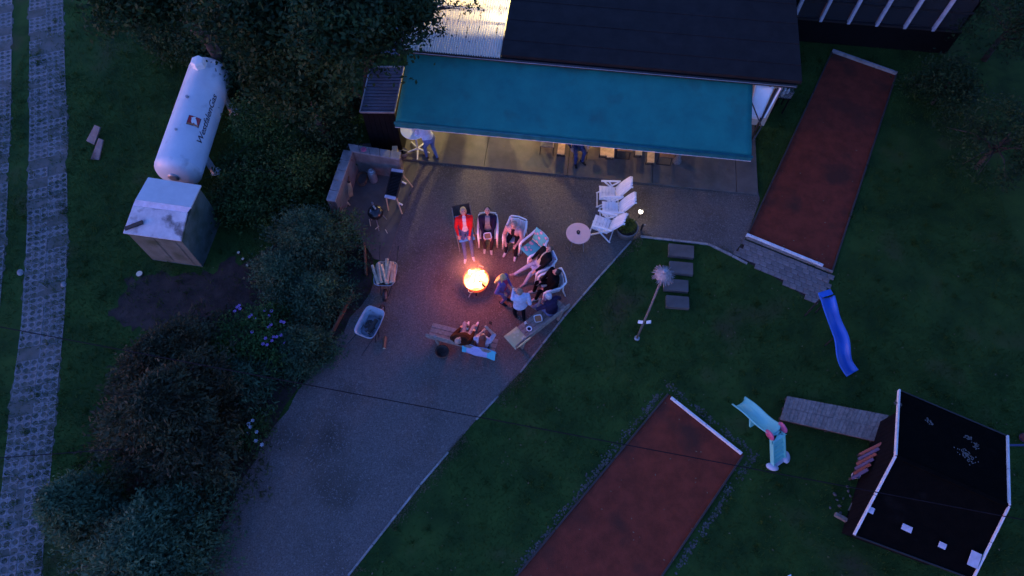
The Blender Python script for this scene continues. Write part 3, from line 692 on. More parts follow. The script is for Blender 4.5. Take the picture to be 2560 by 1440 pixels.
# ================================================================ vegetation
def leafmat(name, c, c2, sc=1.6): return mat(name, c, c2, .7, sc, trans=.3, spec=.2, detail=3, lo=.38, hi=.62, rnd=.12)
M['leafA'] = leafmat('maple leaves', (.030,.070,.022), (.012,.032,.011))
M['leafG'] = mat('shade tree leaves', (.022,.050,.016), (.010,.026,.009), .8, 1.6, spec=.1)  # opaque leaves for the added trees that shade the right side
M['leafB'] = leafmat('light shrub leaves', (.055,.105,.022), (.022,.050,.013))
M['leafC'] = leafmat('blue juniper', (.075,.140,.066), (.028,.058,.030), 2.2)
M['leafD'] = leafmat('dark spruce', (.058,.075,.036), (.026,.032,.018), 1.2)
M['leafE'] = leafmat('blue cypress', (.090,.170,.085), (.040,.085,.045), 1.6)
M['leafF'] = leafmat('flower shrub leaves', (.060,.130,.030), (.022,.055,.015), 2.5)
M['petal'] = mat('mauve petals', (.36,.18,.46), (.28,.13,.38), .6, 6, trans=.3)
M['petalw'] = mat('white petals', (.62,.62,.66), None, .6, 6, trans=.3)
def rot_frames(n, up=0.0):
    d = rng.normal(size=(n,3)); d[:,2] += up; d /= np.linalg.norm(d, axis=1, keepdims=True)
    t = rng.normal(size=(n,3)); t -= d*np.sum(t*d, axis=1, keepdims=True); t /= np.linalg.norm(t, axis=1, keepdims=True)
    return d, t, np.cross(d, t)
def leaves(C, size, up=.8, asp=.55):
    n = len(C); nrm, t, b = rot_frames(n, up); s = size*rng.uniform(.6,1.25,n)[:,None]
    V = np.stack([C-t*s*.55, C+b*s*asp*.5-t*s*.05+nrm*s*.06, C+t*s*.55, C-b*s*asp*.5-t*s*.05+nrm*s*.06], 1)
    F = (np.arange(n)[:,None,None]*4+np.array([[0,1,2],[0,2,3]])[None]).reshape(-1,3)
    return V.reshape(-1,3), F
def sprays(C, D, L, wdt):
    n = len(C); D = D/np.linalg.norm(D, axis=1, keepdims=True); r = rng.normal(size=(n,3)); b = np.cross(D, r); b /= np.linalg.norm(b, axis=1, keepdims=True)
    l = L*rng.uniform(.6,1.3,n)[:,None]; w = wdt*rng.uniform(.6,1.3,n)[:,None]
    V = np.stack([C-D*l*.3, C+b*w, C+D*l*.7, C-b*w], 1)
    F = (np.arange(n)[:,None,None]*4+np.array([[0,1,2],[0,2,3]])[None]).reshape(-1,3)
    return V.reshape(-1,3), F
def crown_points(c, rad, nclump, nleaf, spread=.34, shell=.55):
    d = rng.normal(size=(nclump,3)); d /= np.linalg.norm(d, axis=1, keepdims=True)
    d[:,2] = np.where(d[:,2] < -.5, -d[:,2], d[:,2])
    lump = 1+.22*np.sin(d[:,0]*4.1+c[0])+.18*np.sin(d[:,1]*5.3+c[1])
    q = d*(shell+(1-shell)*rng.random((nclump,1)))*np.array(rad)*lump[:,None]
    idx = rng.integers(0, nclump, nleaf)
    return q, q[idx]+rng.normal(size=(nleaf,3))*spread*np.array([1,1,.6])
def tree(name, base, h, rad, label, mt, cat='tree', group=None, nclump=90, nleaf=9000, size=.16, spread=.34, zc=None, up=.8, off=(0,0)):
    e = empty(name, (base.x, base.y, 0), 0, label, cat, group); zc = zc or h-rad[2]
    q, C = crown_points((base.x,base.y), rad, nclump, nleaf, spread); C[:,2] += zc; C[:,0] += off[0]; C[:,1] += off[1]; C[:,2] = np.maximum(C[:,2], .05)
    V, F = leaves(C, size, up); np_mesh('crown', V, F, mt, e)
    m = MB(); r0 = .03*h; tw = [(0,0,0),(off[0]*.3,off[1]*.3+.05,zc*.5),(off[0],off[1],zc),(off[0],off[1],zc+rad[2]*.5)]
    m.tube(tw, [r0*1.2,r0,r0*.8,r0*.25], 9)
    for k in range(min(14, nclump)):
        z = zc*random.uniform(.6,1.0); t = Vector((q[k][0]+off[0], q[k][1]+off[1], q[k][2]+zc)); s = Vector((off[0]*(z/zc)**2,off[1]*(z/zc)**2,z)); mid = s.lerp(t,.5)+Vector((0,0,.15*rad[2]))
        m.tube([s, mid, t], [r0*.45,r0*.28,r0*.08], 6)
    m.build('trunk', M['bark'], e, smooth=True); return e
def conifer(name, base, h, r, label, mt, cat='conifer', group=None, nb=260, per=46, L=.2, wd=.035, power=.8, squash=1.0, droop=.25, lobes=None):
    e = empty(name, (base.x, base.y, 0), 0, label, cat, group); Cs, Ds = [], []; m = MB(); m.tube([(0,0,0),(0,0,h*.5),(0,0,h*.96)], [.05*h*.5,.03*h*.5,.01], 8)
    for k in range(nb):
        t = random.random()**.8; z = h*(.06+.92*t); a = random.uniform(0,6.283); rr = r*(1-t)**power*random.uniform(.6,1.12)*(1+.22*math.sin(3*a+base.x)) + .05
        d = np.array([math.cos(a)*(1 if True else 0), math.sin(a)*squash, 0]); s = np.array([0,0,z])
        u = rng.random(per)**.6; pts = s + d*rr*u[:,None]; pts[:,2] += -droop*rr*u**2+.12*rr*u + rng.normal(0,.03,per)
        pts[:,:2] += rng.normal(0,.05+.05*u[:,None],(per,2)); pts[:,2] = np.maximum(pts[:,2], .03)
        dd = d[None]*.6+rng.normal(0,.6,(per,3)); dd[:,2] += .15
        Cs.append(pts); Ds.append(dd)
        if k % 6 == 0: m.tube([(0,0,z), tuple(s+d*rr*.5+np.array([0,0,.02])), tuple(s+d*rr*.9+np.array([0,0,.12*rr-droop*rr*.8]))], [.025,.015,.005], 5)
    C, D = np.concatenate(Cs), np.concatenate(Ds)
    V, F = sprays(C, D, L, wd); np_mesh('crown', V, F, mt, e); m.build('trunk', M['bark'], e, smooth=True); return e
# big broadleaved trees, upper left
for (px, py, zc, rad, nl, lb) in ((835,50,5.0,(2.0,1.7,1.4),19000,'tall dark broadleaved tree between the gas tank and the ribbed roof'),(620,5,5.0,(2.0,1.5,1.3),17000,'broad dark tree overhanging the far end of the gas tank'),
        (385,-25,4.6,(1.9,1.4,1.2),13000,'dark tree at the upper left between track and gas tank'),(755,185,3.6,(1.6,1.3,1.1),11000,'smaller dark tree between the gas tank and the tool shed'),(985,30,4.8,(1.1,1.15,.9),8500,'dark tree leaning over the corner of the ribbed roof')):
    of = {620:(-1.9,-.9), 385:(-.6,-.8), 985:(1.7,-.9), 835:(.9,-.9)}.get(px, (0,0)); b = P(px,py,zc)-Vector((of[0],of[1],0)); tree('maple_tree', b, zc+rad[2], rad, lb, M['leafA'], group='broadleaved trees at the upper left', nclump=110, nleaf=nl, size=.15, spread=.28, zc=zc, off=of)
# a leafy bough over the lit roof
be = empty('overhanging_bough', P(1060,40,4.6), 0, 'thin leafy bough hanging over the lit ribbed roof', 'bough'); m = MB()
Cs = []
for (px, py, z) in ((1100,5,4.6),(1140,12,4.5),(1170,20,4.45),(1190,12,4.5),(1080,45,4.5),(1100,75,4.4),(1050,85,4.4),(1010,110,4.3),(1060,20,4.7)):
    q = P(px,py,z)-be.location; k = 34 if px > 1090 and py < 40 else 90
    m.tube([P(920,40,4.7)-be.location, (q*.5)+Vector((0,0,.1)), q], [.03,.015,.004], 5)
    Cs.append(np.array(q)+rng.normal(size=(k,3))*np.array([.13,.10,.08]))
V, F = leaves(np.concatenate(Cs), .10, 1.2); np_mesh('foliage', V, F, M['leafA'], be); m.build('branch', M['bark'], be)
# broad shrubs between tank and barbecue corner
sl_ = ['pale green shrub spreading beside the barbecue wall','round green shrub right of the gas tank','low green shrub between hut and barbecue corner','dark green shrub below the tool shed','shaggy shrub beside the hut wall','green shrub by the right foot of the gas tank']
for i, (px, py, h, r) in enumerate(((748,420,1.6,1.3),(690,310,1.8,1.1),(680,505,1.1,1.1),(840,300,2.0,1.0),(625,440,.9,.7),(590,500,.7,.5))):
    tree('broadleaf_shrub', P(px,py+40*h*.8), h, (r,r*.95,h*.5), sl_[i], M['leafB'] if i not in (3,) else M['leafA'], 'shrub', 'shrubs on the bank by the tank', nclump=60, nleaf=5200, size=.10, spread=.2, zc=h*.5)
# junipers along the yard
for i, (px, py, h, r, lb) in enumerate(((800,640,1.7,1.75,'spreading blue green juniper overhanging the concrete pad'),(730,720,1.5,1.2,'blue green juniper above the mauve flowers'),(800,760,1.3,1.05,'small juniper at the border board near the firewood'),(770,890,1.2,.85,'low juniper below the mauve flowering bush'))):
    conifer('juniper', P(px,py), h, r, lb, M['leafC'], 'juniper', 'junipers along the gravel yard', nb=420, per=56, L=.10, wd=.022, power=.45, droop=.12)
fs = tree('flowering_shrub', P(655,870), 1.1, (.95,.9,.5), 'green bush with mauve flowers beside the junipers', M['leafF'], 'shrub', nclump=60, nleaf=6000, size=.085, spread=.18, zc=.65)
def petals(e, spots, mt, z0, sz=.06):
    for px, py in spots:
        q = P(px,py,z0)-e.location; m = MB()
        for k in range(6):
            a = k*1.047+px; d = Vector((math.cos(a), math.sin(a), .25)); n_ = Vector((-math.sin(a), math.cos(a), 0))
            m.add([q, q+d*sz*.6+n_*sz*.3, q+d*sz, q+d*sz*.6-n_*sz*.3], [(0,1,2,3)])
        m.build('flower', mt, e)
petals(fs, ((593,768),(600,772),(587,778),(628,788),(638,798),(662,776),(679,778),(672,790),(703,804),(710,806),(672,818),(678,812),(684,842),(703,838),(680,852),(692,842),(664,846),(658,860),(668,862),(712,856),(624,792),(598,764),(630,830)), M['petal'], 1.12, .055)
# dark conifers lower left
conifer('dark_spruce', P(505,1090), 3.4, 2.5, 'large dark spruce in the lower left beside the gravel', M['leafD'], 'spruce', nb=560, per=80, L=.15, wd=.030, power=.62, droop=.25)
conifer('dark_spruce', P(470,950), 2.4, 1.9, 'lower dark conifer between bare soil and large spruce', M['leafD'], 'spruce', nb=420, per=70, L=.14, wd=.028, power=.6)
conifer('blue_cypress', P(430,1380), 2.2, 2.2, 'broad blue green cypress at the bottom left', M['leafE'], 'cypress', nb=560, per=76, L=.12, wd=.026, power=.5, droop=.15)
conifer('blue_cypress', P(270,1290), 2.6, 1.0, 'narrow blue green cypress left of the broad one', M['leafE'], 'cypress', nb=300, per=66, L=.12, wd=.026, power=.6)
conifer('juniper', P(620,970), 1.2, 1.0, 'dark juniper between the large spruce and the yard edge', M['leafE'], 'juniper', nb=220, per=40, L=.16, wd=.026, power=.5)
wf = tree('flowering_shrub', P(640,1090), .5, (.5,.6,.25), 'small plant with whitish flowers at the gravel edge by the spruce', M['leafF'], 'shrub', nclump=30, nleaf=1600, size=.07, spread=.12, zc=.28)
petals(wf, ((622,1060),(626,1068),(620,1085),(640,1102),(655,1112),(642,1080),(632,1052)), M['petalw'], .5, .06)
# shrubs at the right margin, plus unseen trees added to shade that side
for i, (px, py, h, r, lb) in enumerate(((2330,260,1.5,1.2,'dark shrub right of the upper red lane'),(2440,420,2.4,1.5,'tall dark shrub at the right edge of the lawn'),(2460,150,3.0,1.6,'dark shrub in the corner beside the conservatory'))):
    tree('dark_shrub', P(px,py), h, (r,r,h*.45), lb, M['leafA'], 'shrub', 'shrubs on the right margin', nclump=60, nleaf=5000, size=.10, spread=.22, zc=h*.5)
for i, (x_, y_, zc, r) in enumerate(((21.6,13.4,12.6,4.0),(21.0,7.6,12.8,4.2),(18.8,2.0,12.8,4.2),(18.4,-3.8,12.6,4.2),(18.0,-9.8,12.4,4.0))):  # added out of view; crowns lean in from the trunks to darken this side
    tree('shade_tree', Vector((x_,y_,0)), zc+r*.8, (r,r,r*.8), ['tall unseen tree added to shade the corner by the glazed wing','tall unseen tree added to shade the upper red lane','tall unseen tree added to shade the lawn by the blue slide','tall unseen tree added to shade the playhouse side','tall unseen tree added to shade the lower right corner'][i], M['leafG'], 'tree', 'unseen shade trees on the right', nclump=190, nleaf=19000, size=.34, spread=.45, zc=zc, off=(-5.4 if y_ > 5 else -5.2, 0))
for i, (px, py, h, r) in enumerate(((545,120,1.5,1.1),(440,90,1.1,.9),(640,190,1.5,1.0))):
    tree('undergrowth_shrub', P(px,py+30), h, (r,r,h*.5), ['dark shrub behind the far end of the gas tank','low dark shrub left of the far end of the gas tank','dark shrub right of the far end of the gas tank'][i], M['leafA'], 'shrub', 'undergrowth below the dark trees', nclump=60, nleaf=6000, size=.12, spread=.22, zc=h*.5)
grass_field(); dry_grass(); fallen_leaves()
# ================================================================ people
def cap(m, a, b, ra, rb, n=10):
    a, b = Vector(a), Vector(b); d = b-a; L = d.length
    if L < 1e-4: m.ball(a, ra, n); return
    d.normalize(); q = Vector((0,0,1)).rotation_difference(d).to_matrix(); prof = []
    for i in range(5): t = math.pi/2*i/4; prof.append((max(ra*math.sin(t),1e-6), -ra*math.cos(t)))
    for i in range(1,5): t = math.pi/2*i/4; prof.append((max(rb*math.cos(t),1e-6), L+rb*math.sin(t)))
    prof.insert(5, (rb, L)); m.lathe(prof, n, a, q)
def ik(a, b, l1, l2, pole):
    a, b = Vector(a), Vector(b); d = b-a; L = d.length
    if L > (l1+l2)*.995: b = a+d*((l1+l2)*.995/L); d = b-a; L = d.length
    x = (l1*l1-l2*l2+L*L)/(2*L); h = math.sqrt(max(l1*l1-x*x, 0)); u = d/L
    p = Vector(pole); p = p-u*p.dot(u); p.normalize()
    return a+u*x+p*h, b
def remesh(mb, name, voxel, smooth=3):
    me = mb.mesh(name); o = bpy.data.objects.new('tmp', me); COL.objects.link(o)
    r = o.modifiers.new('r', 'REMESH'); r.mode = 'VOXEL'; r.voxel_size = voxel
    s = o.modifiers.new('s', 'SMOOTH'); s.factor = .5; s.iterations = smooth
    bpy.context.view_layer.update()
    out = bpy.data.meshes.new_from_object(o.evaluated_get(bpy.context.evaluated_depsgraph_get())); bpy.data.objects.remove(o)
    out.name = name; out.shade_smooth(); return out
_pm = {}
def pm(c, r=.85, nm='cloth'):
    k = (tuple(c), r)
    if k not in _pm: _pm[k] = mat(nm, c, tuple(x*.75 for x in c), r, 14, .3, 60, spec=.35 if nm in ('skin','hair') else .06)
    return _pm[k]
SKIN = (.50,.29,.22)
def person(loc, rz, label, pelvis, lean=0, side=0, head=(0,0), wr=None, an=None, ep=((.6,-.6,-.6),(-.6,-.6,-.6)), kp=((.15,1,.6),(-.15,1,.6)),
           shirt=(.3,.3,.3), sleeve=None, trouser=(.05,.06,.12), shoe=(.6,.6,.6), inner=None, iw=.05, skirtlen=None, forearm_skin=False, shin_skin=False, hair=(.1,.06,.04), long=0, bald=False, size=1.0, scarf=None, curl=.5, hand_tilt=None, cap_=False, bulk=1.12):
    """local frame: +Y is where the person faces, X to the person's right"""
    e = empty('person', loc, rz, label, 'person'); m = MB(); segs = []
    pv = Vector(pelvis); la, sa = R(lean), R(side)
    up = Vector((math.sin(sa), math.sin(la), math.cos(la)*math.cos(sa))).normalized(); fw = Vector((0, math.cos(la), -math.sin(la))); fw = (fw-up*fw.dot(up)).normalized(); rt = fw.cross(up)
    S_ = size
    def T(x, y, z): return pv + rt*x*S_ + fw*y*S_ + up*z*S_
    # torso as one loft of rounded rings
    rings = [(-.10,0,.145,.115),(-.02,0,.175,.130),(.08,.0,.168,.120),(.18,.005,.155,.108),(.30,.012,.172,.122),(.40,.01,.190,.118),(.47,0,.170,.095),(.52,-.005,.085,.065)]
    n = 18; vs = []
    for z, y, rx, ry in rings:
        for j in range(n):
            a = 2*math.pi*j/n; vs.append(T(rx*bulk*math.cos(a), y+ry*bulk*math.sin(a), z))
    k = len(rings); m.add(vs, [(i*n+j, i*n+(j+1) % n, (i+1)*n+(j+1) % n, (i+1)*n+j) for i in range(k-1) for j in range(n)]+[tuple(range(n-1,-1,-1)), tuple((k-1)*n+j for j in range(n))])
    segs += [(T(0,0,.12), T(0,0,.44), .15, 'torso'), (T(-.12,0,.40), T(.12,0,.40), .11, 'torso'), (T(-.08,0,-.03), T(.08,0,-.03), .12, 'hip')]
    # neck and head
    nb = T(0,.0,.50); hp, hy = R(head[0]), R(head[1])
    hz = (up*math.cos(hp)+fw*math.sin(hp)).normalized(); hf = (fw*math.cos(hp)-up*math.sin(hp)).normalized(); q = Matrix.Rotation(hy, 3, up); hz, hf = q @ hz, q @ hf; hr = hf.cross(hz)
    hc = nb+hz*.165*S_+hf*.02*S_; HM = Matrix((hr, hf, hz)).transposed()
    cap(m, nb-up*.03, hc-hz*.03, .062*S_, .056*S_); segs.append((nb, hc-hz*.09*S_, .055, 'neck'))
    m.ball(hc, (.083*S_,.102*S_,.118*S_), 16, HM); cap(m, hc+hf*.035*S_-hz*.05*S_, hc+hf*.055*S_-hz*.085*S_, .052*S_, .032*S_)
    cap(m, hc+hf*.092*S_+hz*.01*S_, hc+hf*.108*S_-hz*.022*S_, .011*S_, .016*S_)
    for s in (-1,1): m.ball(hc+hr*s*.079*S_-hf*.005*S_, (.012*S_,.022*S_,.032*S_), 8, HM)
    segs += [(hc-hz*.05*S_, hc+hz*.03*S_, .085*S_, 'head'), (hc+hf*.05*S_-hz*.08*S_, hc+hf*.06*S_-hz*.08*S_, .04, 'head')]
    # arms
    wr = wr or ((.28,.25,.1),(-.28,.25,.1))
    for i, s in enumerate((1,-1)):
        sh_ = T(s*.185*(bulk*.5+.5),0,.43); w = pv+Vector(wr[i]) if not isinstance(wr[i], Vector) else wr[i]
        el, w = ik(sh_, w, .29*S_, .26*S_, ep[i])
        cap(m, sh_, el, .060*S_*bulk, .048*S_*bulk); cap(m, el, w, .048*S_*bulk, .033*S_)
        segs += [(sh_, el, .05, 'sleeve'), (el, w, .04, 'forearm')]
        d = (w-el).normalized(); 
        if hand_tilt and hand_tilt[i] is not None: d = (d*.4+Vector(hand_tilt[i])).normalized()
        sd = d.cross(Vector((0,0,1))); sd = sd.normalized() if sd.length > .05 else Vector((1,0,0)); nn = sd.cross(d)
        PMx = Matrix((sd, d, nn)).transposed(); pc = w+d*.045*S_; m.ball(pc, (.042*S_,.055*S_,.019*S_), 10, PMx); segs.append((w, w+d*.17*S_, .035, 'hand'))
        for fi, (fx, fl) in enumerate(((-.030,.062),(-.010,.074),(.011,.070),(.031,.054))):
            b0 = w+d*.085*S_+sd*fx*S_; b1 = b0+(d-nn*curl*.5).normalized()*fl*.55*S_; b2 = b1+(d*(1-curl)-nn*curl*1.2).normalized()*fl*.5*S_
            cap(m, b0-d*.02, b1, .0105, .0098, 6); cap(m, b1, b2, .0098, .0088, 6)
        t0 = w+d*.03*S_-sd*s*.036*S_; t1 = t0+(d*.6-sd*s*.7-nn*.3).normalized()*.045*S_; cap(m, t0, t1, .0125, .0105, 6); cap(m, t1, t1+(d-nn*.4).normalized()*.035*S_, .0105, .0092, 6)
    # legs
    for i, s in enumerate((1,-1)):
        hpj = T(s*.095,.0,-.04); a_ = Vector(an[i][:3]); kn, a_ = ik(hpj, a_, .43*S_, .42*S_, kp[i])
        cap(m, hpj, kn, .094*S_, .066*S_); cap(m, kn, a_, .066*S_, .046*S_); cap(m, kn.lerp(a_,.25)+Vector((0,-.008,0)), kn.lerp(a_,.5), .058*S_, .048*S_)
        segs += [(hpj, kn, .07, 'thigh'), (kn, a_, .045, 'shin')]
        fy = R(an[i][3] if len(an[i]) > 3 else 0); fp = R(an[i][4] if len(an[i]) > 4 else 0)
        fd = Vector((math.sin(fy)*math.cos(fp), math.cos(fy)*math.cos(fp), math.sin(fp)))
        hl_ = a_-fd*.05*S_+Vector((0,0,-.045*S_)); tp = a_+fd*.15*S_+Vector((0,0,-.052*S_)); cap(m, hl_, a_+fd*.07*S_+Vector((0,0,-.035)), .040*S_, .043*S_); cap(m, a_+fd*.05*S_+Vector((0,0,-.04*S_)), tp, .044*S_, .034*S_)
        segs += [(hl_, tp, .042, 'shoe')]
    me = remesh(m, 'body', .0082)
    names = ['skin','shirt','sleeve','trouser','shoe','inner','eye','lip','scarf']
    cols = dict(skin=SKIN, shirt=shirt, sleeve=sleeve or shirt, trouser=trouser, shoe=shoe, inner=inner or shirt, eye=(.02,.015,.015), lip=(.40,.13,.12), scarf=scarf or shirt)
    for nm in names: me.materials.append(pm(cols[nm], .5 if nm == 'skin' else .85, nm))
    nf = len(me.polygons); C = np.empty(nf*3); me.polygons.foreach_get('center', C); C = C.reshape(-1,3)
    best = np.full(nf, 1e9); lab = np.zeros(nf, int)
    mp = dict(torso='shirt', hip='trouser', neck='skin', head='skin', sleeve='sleeve', forearm='skin' if forearm_skin else 'sleeve', hand='skin', thigh='trouser', shin='skin' if shin_skin else 'trouser', shoe='shoe')
    for a, b, r, l in segs:
        a, b = np.array(a), np.array(b); d = b-a; t = np.clip(((C-a)@d)/max(d@d,1e-9), 0, 1); D = np.linalg.norm(C-(a+t[:,None]*d), axis=1)-r
        k = D < best; best[k] = D[k]; lab[k] = names.index(mp[l])
    rel = C-np.array(pv); X, Y, Z = rel@np.array(rt), rel@np.array(fw), rel@np.array(up)
    if inner is not None: lab[(lab == 1) & (Y > .03) & (np.abs(X) < iw+.06*np.clip(.25-Z,0,.25)/.25)] = 5
    if skirtlen is not None: lab[(lab == 3) & (C[:,2] > skirtlen)] = 1
    if scarf is not None: lab[((lab == 1) | (lab == 0)) & (Y > -.02) & (np.abs(np.abs(X)-.085) < .05) & (Z > .0) & (Z < .5)] = 8
    hd = C-np.array(hc)
    for s in (-1,1): lab[np.linalg.norm(hd-(np.array(hr)*s*.030+np.array(hf)*.088+np.array(hz)*.018)*S_, axis=1) < .014] = 6
    lab[np.linalg.norm((hd-(np.array(hf)*.092-np.array(hz)*.052)*S_)*np.array([.6,1,1]), axis=1) < .015] = 7
    me.polygons.foreach_set('material_index', lab.astype(np.int32)); link('body', me, e)
    # hair
    if not bald:
        h = MB(); h.ball(hc-hf*.022*S_+hz*.022*S_, (.096*S_,.104*S_,.112*S_), 14, HM)
        if long:
            for s in (-1,0,1): cap(h, hc-hf*.06*S_+hr*s*.05*S_, nb-fw*(.10+.075*bulk)-up*long+rt*s*.06, .055*S_, .040*S_)
            if long > .1:
                for s in (-1,1): cap(h, hc+hr*s*.075*S_-hf*.01, nb+rt*s*.10*S_-up*.05, .03*S_, .025*S_)
    else:
        h = MB(); 
        for j in range(9):
            a = math.pi*(.05+.9*j/8); d = hr*math.cos(a)-hf*math.sin(a); h.ball(hc+d*.078*S_-hz*.015*S_, (.02,.02,.045), 8, HM)
    hm = remesh(h, 'hair', .010, 4); hm.materials.append(pm(hair, .55, 'hair')); link('hair', hm, e)
    if cap_:
        m = MB(); m.lathe([(.098,0),(.10,.03),(.085,.085),(.045,.118),(.001,.125)], 16, hc+hz*.03, HM); m.box(hc+hf*.125+hz*.035, (.13,.1,.012), HM); m.build('cap', pm((.6,.6,.62)), e, smooth=True)
    return e
# ================================================================ fire bowl
q = P(1190,697,.5); FB = Vector((q.x,q.y,0))
fb = empty('fire_bowl', FB, 0, 'round steel fire bowl blazing with white hot flames in the gravel', 'fire bowl')
hot = mat('rusty steel with added glow', (.10,.05,.035), None, .8, 10, .4, 40); hb = hot.node_tree.nodes['Principled BSDF']; hb.inputs['Emission Color'].default_value = (1,.10,.025,1); hb.inputs['Emission Strength'].default_value = .045  # red emission added so the bowl side lights the ground nearby
m = MB(); m.lathe([(.001,.16),(.20,.17),(.31,.27),(.365,.48),(.385,.49),(.385,.475),(.33,.26),(.21,.145),(.001,.14)], 40); m.build('bowl', hot, fb, smooth=True)
for k in range(3):
    a = k*2.094+.5; m = MB(); m.tube([(.22*math.cos(a),.22*math.sin(a),.2),(.30*math.cos(a),.30*math.sin(a),.0)], .022, 8); m.build('leg', M['darkmetal'], fb)
for a in (1.25, 4.35):
    m = MB(); c_ = Vector((.385*math.cos(a),.385*math.sin(a),.47)); t = Vector((-math.sin(a),math.cos(a),0)); o_ = Vector((math.cos(a),math.sin(a),0))
    m.tube([c_-t*.07, c_-t*.06+o_*.07, c_+t*.06+o_*.07, c_+t*.07], .011, 8); m.build('handle', M['steel'], fb)
def firemat(name, lo_, hi_, st):
    mt = bpy.data.materials.new(name); mt.use_nodes = True; t = mt.node_tree; t.nodes.remove(t.nodes['Principled BSDF'])
    e = t.nodes.new('ShaderNodeEmission'); e.inputs[1].default_value = st; tc = t.nodes.new('ShaderNodeTexCoord'); n_ = t.nodes.new('ShaderNodeTexNoise'); n_.inputs['Scale'].default_value = 6
    r = t.nodes.new('ShaderNodeValToRGB'); r.color_ramp.elements[0].position = .35; r.color_ramp.elements[1].position = .6; r.color_ramp.elements[0].color = rgb(lo_); r.color_ramp.elements[1].color = rgb(hi_)
    t.links.new(tc.outputs['Object'], n_.inputs[0]); t.links.new(n_.outputs[0], r.inputs[0]); t.links.new(r.outputs[0], e.inputs[0]); t.links.new(e.outputs[0], t.nodes['Material Output'].inputs[0]); return mt
fm = firemat('flame', (1,.50,.13), (1,.70,.30), .8); em = firemat('embers', (1,.30,.05), (1,.55,.16), .3)
m = MB(); vs = []
for i in range(11):
    for j in range(36):
        r = .355*i/10; a = j*.1745; vs.append((r*math.cos(a), r*math.sin(a), .41+.07*(1-(i/10)**2)+random.uniform(-.015,.02)))
m.add(vs, [(i*36+j,(i+1)*36+j,(i+1)*36+(j+1) % 36,i*36+(j+1) % 36) for i in range(10) for j in range(36)]); m.build('ember_bed', em, fb, smooth=True)
for k in range(6):
    a = random.uniform(0,3.14); c_ = Vector((random.uniform(-.12,.12),random.uniform(-.12,.12),.47+.02*k)); d = Vector((math.cos(a),math.sin(a),random.uniform(-.1,.15)))*.2
    m = MB(); m.tube([c_-d,c_,c_+d],[.035,.042,.034],8); m.build('burning_log', mat('charred log %d' % k, (.03,.015,.01), None, .9, 8) if k < 1 else em, fb, smooth=True)
for k in range(26):
    a = random.uniform(0,6.28); r = .29*math.sqrt(random.random()); h = random.uniform(.12,.34)*(1-r*1.3); w = random.uniform(.05,.09)
    pts = [(r*math.cos(a)+.05*t*math.sin(6*t+k), r*math.sin(a)+.05*t*math.cos(5*t+k), .42+h*t) for t in (0,.2,.4,.6,.8,1)]
    m = MB(); m.tube(pts, [w*.7,w,w*.85,w*.55,w*.28,.004], 9); m.build('flame', fm, fb, smooth=True)
fl = bpy.data.lights.new('fire_light','POINT'); fl.energy = 6.5; fl.color = (1,.17,.06); fl.shadow_soft_size = .28
lo = bpy.data.objects.new('light', fl); COL.objects.link(lo); lo.parent = fb; lo.location = (0,0,1.05)

# ================================================================ chairs
def face(px, py): return math.atan2(py, px)-math.pi/2      # heading of local +Y
def mono_chair(loc, rz, label, mt='white'):
    e = empty('garden_chair', loc, rz, label, 'chair', 'white plastic garden chairs'); w = .25
    m = MB(); vs = []
    for i in range(9):
        for j in range(9):
            s, t = i/8*2-1, j/8; vs.append((s*(w-.01*t), lerp(.25,-.22,t), .43-.02*math.sin(math.pi*t)-.018*(1-s*s)-.025*t))
    g = [(i*9+j,i*9+j+1,(i+1)*9+j+1,(i+1)*9+j) for i in range(8) for j in range(8)]
    m.add(vs, g); o = m.build('seat', M[mt], e, smooth=True); o.modifiers.new('t','SOLIDIFY').thickness = .012
    for k in range(5):
        x0 = -.20+k*.1; m = MB(); vs = []
        for j in range(8):
            t = j/7; yy = -.21-.13*t-.03*math.sin(math.pi*t); zz = .40+.48*t-.04*abs(x0)*3*t
            for s in (-1,1): vs.append((x0*(1-.08*t)+s*.0475, yy+.35*(x0+s*.04)**2, zz))
        m.add(vs, [(2*j,2*j+1,2*j+3,2*j+2) for j in range(7)]); o = m.build('back_slat', M[mt], e, smooth=True); o.modifiers.new('t','SOLIDIFY').thickness = .012
    m = MB(); m.tube([(x, -.37-.03+.35*x*x+.0, .88-.12*abs(x)*1.0) for x in (-.25,-.17,-.08,0,.08,.17,.25)], .022, 8); m.build('top_rail', M[mt], e, smooth=True)
    for s in (-1,1):
        m = MB(); m.tube([(s*.25,-.36,.83),(s*.285,-.2,.68),(s*.29,.05,.66),(s*.285,.2,.65),(s*.28,.27,.58)], [.03,.036,.038,.038,.032], 8); m.build('armrest', M[mt], e, smooth=True)
        m = MB(); m.tube([(s*.28,.27,.60),(s*.275,.28,.3),(s*.285,.31,0)], [.034,.032,.028], 8); m.build('leg', M[mt], e, smooth=True)
        m = MB(); m.tube([(s*.25,-.30,.62),(s*.25,-.30,.4),(s*.27,-.40,0)], [.024,.024,.02], 8); m.build('leg', M[mt], e, smooth=True)
    return e
